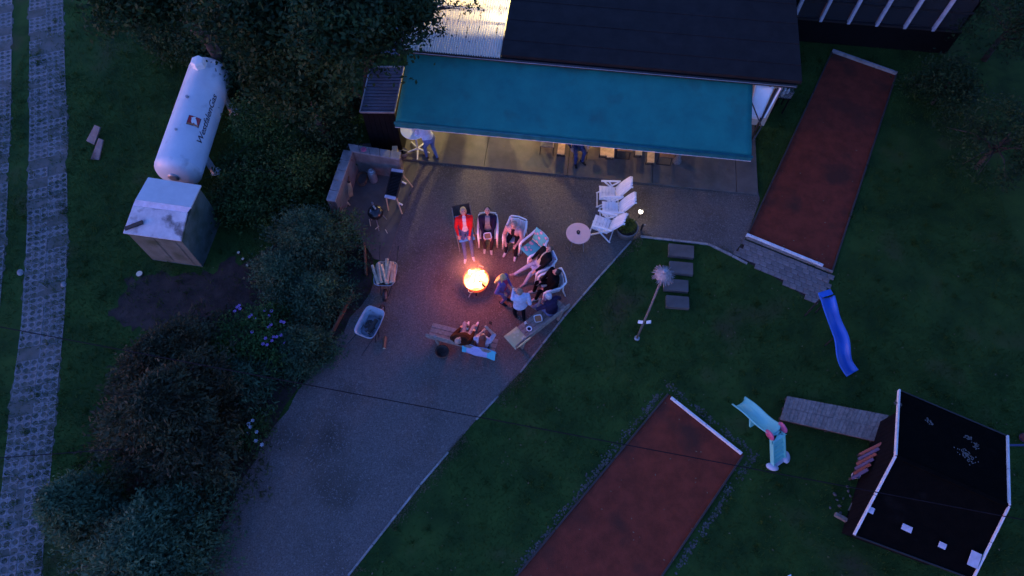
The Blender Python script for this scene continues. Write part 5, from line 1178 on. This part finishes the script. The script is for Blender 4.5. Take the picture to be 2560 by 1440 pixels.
for s in (-1,1):
    m = MB(); p = t0+sidev*s*.18; m.tube([p, (p.x,p.y,0)], .025, 8); m.build('leg', M['darkmetal'], sb); p = Vector(path[16])+sidev*s*.15; m = MB(); m.tube([p, (p.x,p.y,0)], .02, 8); m.build('leg', M['darkmetal'], sb)
# toddler slide
A, B = P(1938,1083,.95), P(1848,1012,.15); ts = empty('toddler_slide', (A.x,A.y,0), 0, 'aqua toddler slide with pink discs and ladder beside the lower red lane', 'slide')
path = []
for i in range(25):
    t = i/24; p = A.lerp(B,t); z = lerp(.95,.15,t**1.0)+.05*math.sin(t*2*math.pi)*-1+.05*max(0,t-.85)*3; path.append((p.x-A.x,p.y-A.y,z))
chute(ts, path, .40, .13, M['aqua'])
bd = Vector((B.x-A.x,B.y-A.y,0)).normalized(); sd = Vector((bd.y,-bd.x,0))
# platform and ladder
Lb = P(1950,1158,.05)-A; Lb.z = 0; ld = Vector((Lb.x,Lb.y,0)); lp = ld.normalized(); ls_ = Vector((lp.y,-lp.x,0)); top = Vector((0,0,.95))
MB().slab([top+sd*.19-bd*.0, top-sd*.19, top-ls_*.18+lp*.10-bd*.06, top+ls_*.18+lp*.10-bd*.06], .05).build('platform', M['aqua'], ts, bevel=.015)
for s in (-1,1):
    a0 = top+ls_*s*.185+lp*.08; b0_ = ld*.92+ls_*s*.20+Vector((0,0,.03)); MB().bar(a0, b0_, .04, .13).build('ladder_side', M['aqua'], ts, bevel=.012)
    for t in (.0,):
        c_ = top+sd*s*.205+Vector((0,0,.12))+bd*.02; rot = Matrix((bd, Vector((0,0,1)), sd)).transposed(); m = MB(); m.lathe([(.001,-.02),(.14,-.02),(.155,0),(.14,.02),(.001,.02)], 24, c_, rot); m.build('pink_disc', M['pink'], ts, smooth=True)
MB().slab([top+ls_*.17+lp*.09, top-ls_*.17+lp*.09, ld*.92-ls_*.19+Vector((0,0,.03)), ld*.92+ls_*.19+Vector((0,0,.03))], .02).build('ladder_back', M['aqua'], ts)
for k in range(5):
    t = .16+k*.17; c_ = top.lerp(ld*.92, t); MB().box(c_+lp*.03, (.36,.12,.03), Euler((0,0,math.atan2(ls_.y,ls_.x))).to_matrix()).build('rung', M['aqua'], ts, bevel=.008)
for s in (-1,1):
    c_ = ld*.95+ls_*s*.24+Vector((0,0,.06)); m = MB(); m.ball(c_, (.17,.10,.06), 14, Euler((0,0,math.atan2(lp.y,lp.x)+s*.7)).to_matrix()); m.build('foot', M['palegrey'], ts, smooth=True)
MB().bar(ld*.95-ls_*.24+Vector((0,0,.05)), ld*.95+ls_*.24+Vector((0,0,.05)), .12, .06).build('foot_bar', M['palegrey'], ts, bevel=.02)
m = MB(); m.slab([Vector(path[14])+Vector((0,0,-.03))+sd*.1, Vector(path[14])-sd*.1+Vector((0,0,-.03)), Vector(path[15])-sd*.1+Vector((0,0,-.03)), Vector(path[15])+sd*.1+Vector((0,0,-.03))], .4); m.build('support', M['aqua'], ts)
a0 = Vector(path[21]); MB().slab([a0+sd*.09+Vector((0,0,.012)), a0-sd*.09+Vector((0,0,.012)), Vector(path[23])-sd*.09+Vector((0,0,.012)), Vector(path[23])+sd*.09+Vector((0,0,.012))], .006).build('worn_patch', M['palegrey'], ts)

# ================================================================ boardwalk and playhouse
z = .22; c = [P(1968,990,z), P(2222,1038,z), P(2192,1104,z), P(1950,1048,z)]; bk = empty('boardwalk', ((c[0]+c[2])/2), 0, 'grey plank boardwalk leading to the playhouse', 'boardwalk'); bk.location.z = 0; n = 24
for i in range(n):
    for s in (0,1):
        a, b = (i+.03)/n, (i+.97)/n; l0, l1 = (0,.495) if s == 0 else (.505,1)
        def g(t, l): return (c[0].lerp(c[1],t)).lerp(c[3].lerp(c[2],t), l)
        qd = [g(a,l0),g(b,l0),g(b,l1),g(a,l1)]; MB().slab([p+Vector((0,0,random.uniform(-.004,.004))) for p in qd], .03).build('plank', M['oak'], bk, world=True)
for l in (.08,.5,.92): MB().bar(c[0].lerp(c[3],l)-Vector((0,0,.1)), c[1].lerp(c[2],l)-Vector((0,0,.1)), .07, .12).build('joist', M['board'], bk, world=True)
for t in (.03,.5,.97):
    for l in (.08,.92): p = c[0].lerp(c[1],t).lerp(c[3].lerp(c[2],t),l); MB().box((p.x,p.y,.03),(.09,.09,.16)).build('post', M['board'], bk, world=True)
ze, zr = 1.5, 2.05
rb0, rb1 = P(2247,975,ze), P(2517,1090,ze); rr0, rr1 = P(2238,1140,zr), P(2521,1265,zr); rf0, rf1 = P(2134,1338,ze), P(2430,1448,ze)
ph = empty('playhouse', ((rr0+rr1)/2), 0, 'wooden playhouse with dark felt gable roof and white verge trim', 'playhouse'); ph.location.z = 0
MB().slab([rb0,rb1,rr1,rr0], .05).build('roof', M['roofplay'], ph, world=True); MB().slab([rr0,rr1,rf1,rf0], .05).build('roof', M['roofplay'], ph, world=True)
up_ = Vector((0,0,.012))
for a, b in ((rb0,rr0),(rr0,rf0),(rb1,rr1),(rr1,rf1)):
    for k in range(2):
        p, q = a.lerp(b, k*.5+.004), a.lerp(b, k*.5+.496); MB().bar(p+up_, q+up_, .04, .09).build('verge_trim', M['whitepaint'], ph, world=True)
MB().bar(rf0, rf1, .03, .05).build('gutter', M['darkmetal'], ph, world=True); MB().bar(rb0, rb1, .03, .05).build('gutter', M['darkmetal'], ph, world=True); MB().bar(rr0+up_, rr1+up_, .10, .03).build('ridge_cap', M['roofplay'], ph, world=True)
cc = (rb0+rb1+rf0+rf1)/4
def ins(p, k): return Vector((cc.x+(p.x-cc.x)*k, cc.y+(p.y-cc.y)*k, p.z))
wbk, wfr = [ins(rb0,.80),ins(rb1,.80)], [ins(rf0,.80),ins(rf1,.80)]; wr0, wr1 = ins(rr0,.80), ins(rr1,.80)
def plankwall(a, b, topz, nm):
    d = b-a; n = max(5, int(d.length/.14))
    for i in range(n):
        p, q = a+d*(i/n), a+d*((i+.95)/n); h = topz((i+.5)/n); MB().bar((p.x,p.y,h/2),(q.x,q.y,h/2),.02,h).build('wall_board', M['darkwall'], ph, world=True)
plankwall(wfr[0], wfr[1], lambda t: 1.40, 'f'); plankwall(wbk[0], wbk[1], lambda t: 1.40, 'b')
plankwall(wbk[0], wfr[0], lambda t: 1.40+.45*(1-abs(2*t-1)), 'l'); plankwall(wbk[1], wfr[1], lambda t: 1.40+.45*(1-abs(2*t-1)), 'r')
nrm = (rr1-rr0).cross(rf0-rr0).normalized(); nrm = nrm if nrm.z > 0 else -nrm
for i, (px, py, w, h, lb) in enumerate(((2178,1275,.13,.14,0),(2268,1320,.22,.14,0),(2357,1363,.16,.13,0),(2437,1398,.22,.34,0))):
    t = (px-2134)/(2480-2134); q = P(px,py,1.7); 
    # drop onto the roof plane
    dz = -(q-rr0).dot(nrm)/nrm.z; q.z += dz; xx = (rr1-rr0).normalized(); yy = nrm.cross(xx); mm = Matrix((xx,yy,nrm)).transposed()
    o = MB().box((0,0,0),(w,h,.02),mm).build('paper_sheet', M['palegrey'], bevel=.004); o.location = q+nrm*.016
    tag(o, ['small white sheet at the left edge of the playhouse roof','wide white sheet in the middle of the playhouse roof','small white sheet on the right part of the playhouse roof','largest white sheet at the lower right edge of the playhouse roof'][i], 'sheet', 'white sheets on the playhouse roof')
nb_ = (rr1-rr0).cross(rb0-rr0).normalized(); nb_ = nb_ if nb_.z > 0 else -nb_; m = MB()
for (px, py, r) in ((2410,1128,.09),(2415,1140,.10),(2425,1148,.11),(2445,1112,.07),(2330,1050,.06),(2428,1090,.06),(2255,1005,.07)):
    q = P(px,py,1.8); q.z += -(q-rr0).dot(nb_)/nb_.z
    for k in range(26): p = q+Vector((random.gauss(0,r*.7),random.gauss(0,r*.7),0)); p.z += -(p-rr0).dot(nb_)/nb_.z+.012; m.ball(p,(.02,.014,.006),5,Euler((0,0,random.uniform(0,6))).to_matrix())
tag(m.build('roof_litter', M['pale']), 'pale leaf litter on the playhouse roof', 'leaf litter', kind='stuff')
# red and blue slatted railing by the playhouse, porch slab and things
pr = empty('slatted_railing', P(2168,1160), 0, 'railing of slanting red and blue slats by the playhouse porch', 'railing')
for i in range(6):
    a, b = P(2150-i*4,1136+i*12,.25), P(2205-i*7,1108+i*13,.75); MB().bar(a, b, .075, .03).build('slat', M['red'] if i % 2 == 0 else M['blue'], pr, world=True, bevel=.005)
for u in (.1,.9):
    a, b = P(lerp(2150,2205,u),lerp(1136,1108,u),lerp(.22,.7,u)), P(lerp(2130,2170,u),lerp(1196,1173,u),lerp(.22,.7,u)); MB().bar(a-Vector((0,0,.04)), b-Vector((0,0,.04)), .05, .05).build('rail', M['board'], pr, world=True)
    for p in (a, b): MB().bar((p.x,p.y,0),(p.x,p.y,p.z),.05,.05).build('post', M['board'], pr, world=True)
q = [P(2152,1212,.08),P(2188,1205,.08),P(2150,1285,.08),P(2122,1275,.08)]; o = MB().slab(q,.08).build('porch_slab', M['concrete'], bevel=.01); tag(o, 'concrete slab on the ground at the playhouse porch', 'slab')
a, b = P(2085,1286), P(2150,1322); o = MB().bar((a.x,a.y,.06),(b.x,b.y,.06),.1,.12).build('porch_sleeper', M['oak'], bevel=.01); tag(o, 'timber sleeper in front of the playhouse corner', 'sleeper')
for i, (px, py, r) in enumerate(((2118,1217,.05),(2120,1228,.05),(2086,1236,.06),(2098,1265,.05),(2100,1283,.05),(2075,1270,.04),(2146,1265,.04),(2108,1246,.04),(2125,1240,.045),(2092,1250,.04))):
    q = P(px,py); m = MB(); m.ball((0,0,0),(r,r*.75,r*.5),8,Euler((.2,.1,i)).to_matrix()); o = m.build('loose_stone', M['pale'], smooth=False); o.location = (q.x,q.y,r*.4); tag(o, 'loose stone strewn on the bare ground at the playhouse porch', 'stone', 'loose stones by the playhouse')
q = P(2135,1190); e = empty('toy_bucket', (q.x,q.y,0), 0, 'small pale blue bucket by the slatted railing', 'bucket'); m = MB(); m.lathe([(.001,0),(.08,0),(.10,.17),(.095,.17),(.075,.01),(.001,.01)], 16); m.build('pail', M['palegrey'], e, smooth=True); m = MB(); m.tube([(-.1,0,.17),(-.07,0,.25),(.07,0,.25),(.1,0,.17)], .006, 6); m.build('handle', M['steel'], e)
q = P(2553,1097); e = empty('toy_ball', (q.x,q.y,.12), 0, 'dull red ball at the right edge beyond the playhouse', 'ball'); m = MB(); m.ball((0,0,0),.12,16); m.build('skin', M['red'], e, smooth=True); m = MB(); m.lathe([(.1215,-.012),(.1225,0),(.1215,.012)], 24); m.build('stripe', M['blue'], e)
a, b = P(2500,1113,.3), P(2570,1113,.3); o = MB().bar(a, b, .05, .05).build('blue_bar', M['blue'], bevel=.008); tag(o, 'blue bar beyond the right verge of the playhouse roof', 'bar')
# pinwheel at the bottom edge
q = P(1944,1470); pw = empty('pinwheel', (q.x,q.y,0), 0, 'white three bladed pinwheel on a stake at the bottom edge', 'pinwheel'); m = MB(); m.tube([(0,0,0),(0,0,.9)], .012, 8); m.build('stake', M['steel'], pw)
for a in (1.5, 3.75, 5.55):
    d = Vector((math.cos(a), math.sin(a), 0)); n_ = Vector((-math.sin(a), math.cos(a), .35)); MB().slab([Vector((0,0,.92))+n_*.015, Vector((0,0,.92))+d*.2+n_*.075, Vector((0,0,.92))+d*.24-n_*.02, Vector((0,0,.92))-n_*.015], .006).build('blade', M['white'], pw)

# ================================================================ barbecue corner things
q = P(948,560); kg = empty('kettle_grill', (q.x,q.y,.03), 0, 'black round kettle grill with lid on the concrete pad', 'grill')
m = MB(); m.lathe([(.001,.42),(.12,.44),(.21,.52),(.235,.62),(.235,.63),(.001,.63)], 28); m.build('bowl', M['black'], kg, smooth=True)
m = MB(); m.lathe([(.24,.632),(.24,.645),(.20,.73),(.11,.79),(.001,.80)], 28); m.build('lid', M['black'], kg, smooth=True)
MB().box((.0,.05,.815),(.05,.15,.03),(0,0,R(35))).build('lid_handle', M['steel'], kg, bevel=.008); m = MB(); m.lathe([(.045,.775),(.045,.79),(.001,.79)], 14, (-.09,-.03,0)); m.build('vent', M['steel'], kg)
for k in range(3):
    a = k*2.094+.6; m = MB(); m.tube([(.14*math.cos(a),.14*math.sin(a),.48),(.27*math.cos(a),.27*math.sin(a),0)], .012, 8); m.build('leg', M['steel'], kg)
def trolley():
    z = .72; c = [P(972,486,z),P(996,492,z),P(1006,432,z),P(982,428,z)]; c = [P(963,484,z),P(990,490,z),P(1006,432,z),P(977,428,z)]; e = empty('long_grill', ((c[0]+c[2])/2), 0, 'long dark grill trough on pale wooden legs in the barbecue corner', 'grill'); e.location.z = .03
    L = [p-Vector((0,0,.03)) for p in c]; off = e.location
    def B(m, n, mt, **k): return m.build(n, mt, e, world=True, **k)
    B(MB().slab([p-Vector((0,0,.12)) for p in L], .02), 'trough_floor', M['black'])
    for i in range(4): B(MB().bar(L[i]-Vector((0,0,.06)), L[(i+1) % 4]-Vector((0,0,.06)), .015, .14), 'trough_side', M['darkmetal'])
    for i in range(16): t = (i+.5)/16; B(MB().bar(L[0].lerp(L[3],t)-Vector((0,0,.01)), L[1].lerp(L[2],t)-Vector((0,0,.01)), .012, .012), 'grate_bar', M['darkmetal'])
    for a, b, k in ((0,1,-.06),(3,2,.06)):
        d = (L[3]-L[0]).normalized()*k; B(MB().bar(L[a]+d*1.2, L[b]+d*1.2, .10, .03), 'end_shelf', M['palegrey'])
    for p, o_ in ((L[0],(-.0,-.16)),(L[1],(.10,-.2)),(L[2],(.24,-.05)),(L[3],(-.05,.05))): B(MB().tube([(p.x,p.y,.6),(p.x+o_[0],p.y+o_[1],.04)], .022, 8), 'leg', M['pine'])
    for p in (P(1003,511,.06), P(1012,458,.06)): B(MB().tube([(p.x-.1,p.y+.06,.06),(p.x+.04,p.y-.02,.06)], .03, 10), 'foot_roll', M['white'])
trolley()
q = P(935,452); ke = empty('milk_churn', (q.x,q.y,.03), 0, 'dull steel churn standing inside the barbecue wall', 'churn'); m = MB(); m.lathe([(.001,0),(.13,0),(.135,.03),(.135,.36),(.11,.44),(.09,.47),(.001,.47)], 22); m.build('body', M['steel'], ke, smooth=True); m = MB(); m.lathe([(.10,.47),(.10,.51),(.06,.53),(.001,.53)], 20); m.build('lid', M['steel'], ke, smooth=True); m = MB(); m.tube([(-.05,0,.53),(-.04,0,.57),(.04,0,.57),(.05,0,.53)], .008, 6); m.build('handle', M['steel'], ke)
q = P(908,452); he = empty('hose_coil', (q.x,q.y,.04), 0, 'coil of dark hose beside the steel churn', 'hose'); pts = [( (.16+.02*math.sin(t*.9))*math.cos(t), (.26+.03*math.sin(t*1.3))*math.sin(t), .012+.006*t) for t in [i*.25 for i in range(80)]]; m = MB(); m.tube(pts, .011, 6); m.build('coil', M['brownwood'], he); m = MB(); m.tube([pts[-1],(pts[-1][0]+.05,pts[-1][1]+.03,.1)], .016, 8); m.build('nozzle', M['steel'], he)
# straw broom leaning in the corner
a, b = P(873,492,.1), P(872,440,.85); br_ = empty('straw_broom', (a.x,a.y,.03), 0, 'pale straw broom leaning head up against the barbecue wall', 'broom'); m = MB()
A_, B_ = a-br_.location, b-br_.location
for k in range(90):
    t = random.uniform(0,6.28); r = random.uniform(.0,.11); tip = A_.lerp(B_,.05)+Vector((math.cos(t)*r*1.1, math.sin(t)*r*.5, 0)); m.tube([A_.lerp(B_,.75)+Vector((math.cos(t)*r*.3,math.sin(t)*r*.3,0)), A_.lerp(B_,.4)+Vector((math.cos(t)*r*.9,math.sin(t)*r*.6,0)), tip], .010, 4)
m.build('bristles', M['pine'], br_); m = MB(); m.tube([A_.lerp(B_,.7), B_], .018, 8); m.build('handle', M['brownwood'], br_); m = MB(); m.tube([A_.lerp(B_,.70),A_.lerp(B_,.76)], .045, 10); m.build('binding', M['bark'], br_)
q = P(867,507); e = empty('bellows', (q.x,q.y,.03), .5, 'small leather and wood bellows on the pad by the broom', 'bellows'); m = MB(); m.lathe([(.001,0),(.09,.0),(.10,.05),(.07,.10),(.001,.10)], 14); m.build('bag', M['dkplastic'], e, smooth=True); m = MB(); m.tube([(0,-.05,.08),(.05,-.2,.05)], [.04,.015], 10); m.build('nozzle', M['pine'], e)
q = P(909,374,1.07); e = empty('pink_flower_dish', (q.x,q.y,1.064), .4, 'pink flower shaped dish on the barbecue wall coping', 'dish'); m = MB(); vs = [(.085*(1+.13*math.cos(7*a))*math.cos(a), .085*(1+.13*math.cos(7*a))*math.sin(a)) for a in [i*.1309 for i in range(48)]]; m.prism(vs, 0, .02); m.build('rim', mat('pink enamel', (.62,.14,.22), None, .5, 6), e); m = MB(); m.lathe([(.05,.02),(.05,.026),(.001,.026)], 16); m.build('well', mat('pink enamel inner', (.55,.10,.18), None, .5, 6), e)
q = P(880,400,1.05); e = empty('red_clip', (q.x,q.y,1.052), 0, 'small red lighter on the left barbecue wall', 'lighter'); MB().box((0,0,.012),(.03,.08,.02)).build('case', M['red'], e, bevel=.005); MB().box((0,.05,.012),(.022,.02,.016)).build('nozzle', M['steel'], e)
q = P(932,511); e = empty('bottle_cap_tin', (q.x,q.y,.03), 0, 'small open tin on the concrete pad above the kettle grill', 'tin'); m = MB(); m.lathe([(.001,0),(.035,0),(.035,.06),(.031,.06),(.031,.005),(.001,.005)], 16); m.build('can', M['steel'], e, smooth=True)
q = P(1000,398); e = empty('round_bucket', (q.x+.14,q.y+.1,.03), 0, 'grey bucket between barbecue wall and tool shed', 'bucket'); m = MB(); m.lathe([(.001,0),(.10,0),(.14,.26),(.13,.26),(.09,.01),(.001,.01)], 20); m.build('pail', M['pot'], e, smooth=True); m = MB(); m.tube([(-.14,0,.26),(0,0,.33),(.14,0,.26)], .007, 6); m.build('handle', M['steel'], e)
for i, (a, b, lb) in enumerate((((924,550),(927,567),'short pale stick left of the kettle grill'),((964,576),(969,585),'short pale stick below the kettle grill'),((1172,745),(1177,735),'short charred stick below the fire bowl'),((939,575),(948,567),'thin twig on the pad below the kettle grill'))):
    A, B = P(*a), P(*b); o = MB().tube([(A.x,A.y,.045),(B.x,B.y,.045)], .014, 7).build('kindling_stick', M['cutwood']); tag(o, lb, 'stick', 'sticks lying about')

# ================================================================ wheelbarrows and logs
def barrow(c, rz, mt, label, w=.30, l=.44):
    e = empty('wheelbarrow', c, rz, label, 'wheelbarrow')          # local +Y towards the wheel
    def ring(sx, y0, y1, z, n=28, k=5):
        out = []
        for i in range(n):
            a = 2*math.pi*i/n; x = abs(math.cos(a))**(2/k)*math.copysign(1,math.cos(a)); y = abs(math.sin(a))**(2/k)*math.copysign(1,math.sin(a)); out.append((x*sx*(1.0 if y < 0 else 1-.06*y), (y0+y1)/2+y*(y1-y0)/2, z+(.03*y)))
        return out
    R_ = [ring(w*.72,-l*.72,l*.62,.30), ring(w*.86,-l*.88,l*.85,.42), ring(w,-l,l,.56), ring(w+.022,-l-.022,l+.022,.565), ring(w+.022,-l-.022,l+.022,.55), ring(w*.99,-l*.99,l*.99,.53), ring(w*.84,-l*.86,l*.83,.41), ring(w*.70,-l*.70,l*.60,.285)]
    n = 28; m = MB(); vs = sum(R_, []); m.add(vs, [(i*n+j,i*n+(j+1) % n,(i+1)*n+(j+1) % n,(i+1)*n+j) for i in range(len(R_)-1) for j in range(n)]+[tuple(range(n)), tuple((len(R_)-1)*n+j for j in range(n))]); m.build('tray', mt, e, smooth=True)
    for s in (-1,1):
        m = MB(); m.tube([(s*.10,l+.16,.2),(s*.20,.1,.26),(s*.25,-l*.8,.34),(s*.27,-l-.42,.55)], .016, 8); m.build('handle', M['darkmetal'], e, smooth=True)
        m = MB(); m.tube([(s*.27,-l-.42,.55),(s*.27,-l-.53,.57)], .022, 8); m.build('grip', M['dkplastic'], e)
        m = MB(); m.tube([(s*.22,-l*.4,.29),(s*.25,-l*.75,0),(s*.25,-l*.3,0),(s*.21,-l*.0,.28)], .014, 8); m.build('leg', M['darkmetal'], e)
    wh = empty('wheel', (0,l+.12,.19), 0); wh.parent = e
    m = MB(); m.lathe([(.13,-.04),(.18,-.04),(.19,0),(.18,.04),(.13,.04)], 24, (0,0,0), Matrix.Rotation(R(90),3,'Y'), True); m.build('tyre', M['dkplastic'], wh, smooth=True); m = MB(); m.lathe([(.001,-.03),(.13,-.03),(.13,.03),(.001,.03)], 20, (0,0,0), Matrix.Rotation(R(90),3,'Y')); m.build('rim', M['steel'], wh)
    return e
w1 = barrow(at(964,686,.5), R(177), M['steel'], 'steel wheelbarrow heaped with split firewood', .30, .40)
w2 = barrow(at(925,807,.5), R(-22), M['barrow'], 'pale grey wheelbarrow with one log and dirt beside the loose log')
def splitlog(name, a, b, r, mt, label, group=None, cat='log'):
    e = empty(name, ((Vector(a)+Vector(b))/2), 0, label, cat, group); a, b = Vector(a)-e.location, Vector(b)-e.location
    d = (b-a).normalized(); x = d.cross(Vector((0,0,1))).normalized(); y = x.cross(d); n = 6; ph_ = random.uniform(0,6); m = MB(); vs = []
    sh_ = [random.uniform(.7,1.15) for _ in range(n)]
    for p in (a, b):
        for k in range(n): t = ph_+k*2*math.pi/n; vs.append(p+(x*math.cos(t)+y*math.sin(t))*r*sh_[k])
    m.add(vs, [(k,(k+1) % n,n+(k+1) % n,n+k) for k in range(n)]); m.build('billet', mt, e); m = MB(); m.add([v*1.002 for v in vs[:n]], [tuple(range(n-1,-1,-1))]); m.build('cut_end', M['cutwood'], e); m = MB(); m.add([v*1.002 for v in vs[n:]], [tuple(range(n))]); m.build('cut_end', M['cutwood'], e)
    return e
c_ = w1.location
for i, (x, y, a, z, r) in enumerate(((-.20,.02,8,.56,.055),(-.10,.05,-4,.57,.06),(.02,.03,6,.58,.055),(.10,-.02,-2,.60,.05),(.18,.02,3,.58,.055),(.24,0,2,.56,.05),(-.02,-.05,20,.65,.05),(.12,.04,-6,.66,.05),(-.14,-.02,12,.65,.055),(-.28,-.06,20,.60,.04),(.05,.12,4,.64,.045))):
    t = R(90+a); d = Vector((math.cos(t),math.sin(t),random.uniform(-.05,.05)))*random.uniform(.24,.30); p = Vector((c_.x+x,c_.y+y,z)); splitlog('firewood_log', p-d*1.12, p+d*1.12, r*1.22, M['splitwood'], 'split firewood log heaped in the steel wheelbarrow' if i != 9 else 'split firewood log sticking out over the left rim of the steel wheelbarrow', 'firewood in the steel wheelbarrow')
c_ = w2.location; d = Vector((.10,.19,.02)); p = Vector((c_.x+.06,c_.y-.06,.42)); splitlog('round_log', p-d, p+d, .07, M['bark'], 'short round log lying in the pale grey wheelbarrow')
m = MB()
for k in range(260):
    a = random.uniform(0,6.28); r = random.uniform(0,.17)**1.0; x, y = c_.x-.03+r*math.cos(a)*.9, c_.y-.06+r*math.sin(a)*1.3; s = random.uniform(.01,.03); m.ball((x,y,.315+.10*max(0,1-(r/.2)**2)),(s,s*.8,s*.6),5)
tag(m.build('bark_litter', M['bark']), 'heap of brown bark and dirt in the pale grey wheelbarrow', 'bark litter', kind='stuff')
a, b = P(963,842,.06), P(960,871,.06); splitlog('round_log', a, b, .055, M['brownwood'], 'reddish log with pale cut end lying on the gravel by the grey barrow')
# cut log rounds in the grass
for i, (px, py, r, lb) in enumerate(((348,684,.095,'largest pale cut log round on the bare soil below the hut'),(596,631,.045,'upper small pale log round beside the juniper'),(607,647,.04,'middle small pale log round beside the juniper'),(618,663,.045,'lower small pale log round beside the juniper'))):
    q = P(px,py,.08); e = empty('log_round', (q.x,q.y,0), 0, lb, 'log round', 'cut log rounds'); m = MB(); m.lathe([(r,0),(r,.078)], 14); m.build('bark_ring', M['bark'], e); m = MB(); m.lathe([(r*.96,.078),(r*.96,.084),(.001,.084)], 14); m.build('cut_face', M['cutwood'], e)
# leaning slabs at the track
for i, (pts, lb) in enumerate((([(215,352),(235,362),(250,318),(236,312)], 'upper of two pale slabs leaning on the bank beside the track'), ([(226,398),(247,400),(258,350),(246,345)], 'lower of two pale slabs leaning on the bank beside the track'))):
    q = [P(pts[0][0],pts[0][1],.05), P(pts[1][0],pts[1][1],.05), P(pts[2][0],pts[2][1],.35), P(pts[3][0],pts[3][1],.35)]; o = MB().slab(q,.05).build('leaning_slab', M['wallstone'], bevel=.01); tag(o, lb, 'slab', 'slabs leaning on the bank')
# stones on the tracks
for i, (px, py, r, lb) in enumerate(((52,682,.09,'pale stone in the grass strip between the wheel tracks'),(160,712,.08,'pale stone at the right edge of the paved track'))):
    q = P(px,py); m = MB(); m.ball((0,0,0),(r,r*1.3,r*.5),9,Euler((.1,.2,.4)).to_matrix()); o = m.build('field_stone', M['coping']); o.location = (q.x,q.y,r*.3); tag(o, lb, 'stone')
# overhead cables
def cable(a, b, za, zb, r, label):
    A, B = P(*a,za), P(*b,zb); pts = []
    for i in range(41): t = i/40; p = A.lerp(B,t); p.z -= .25*4*t*(1-t)*0; pts.append(p)
    o = MB().tube(pts, r, 6).build('overhead_cable', M['cable'], smooth=True); tag(o, label, 'cable')
cable((-250,770),(2900,1364), 6.0, 6.0, .009, 'long dark cable strung across the yard and lane')
cable((-200,1160),(300,1122), 4.0, 4.0, .009, 'short stretch of dark cable crossing the track at the lower left')
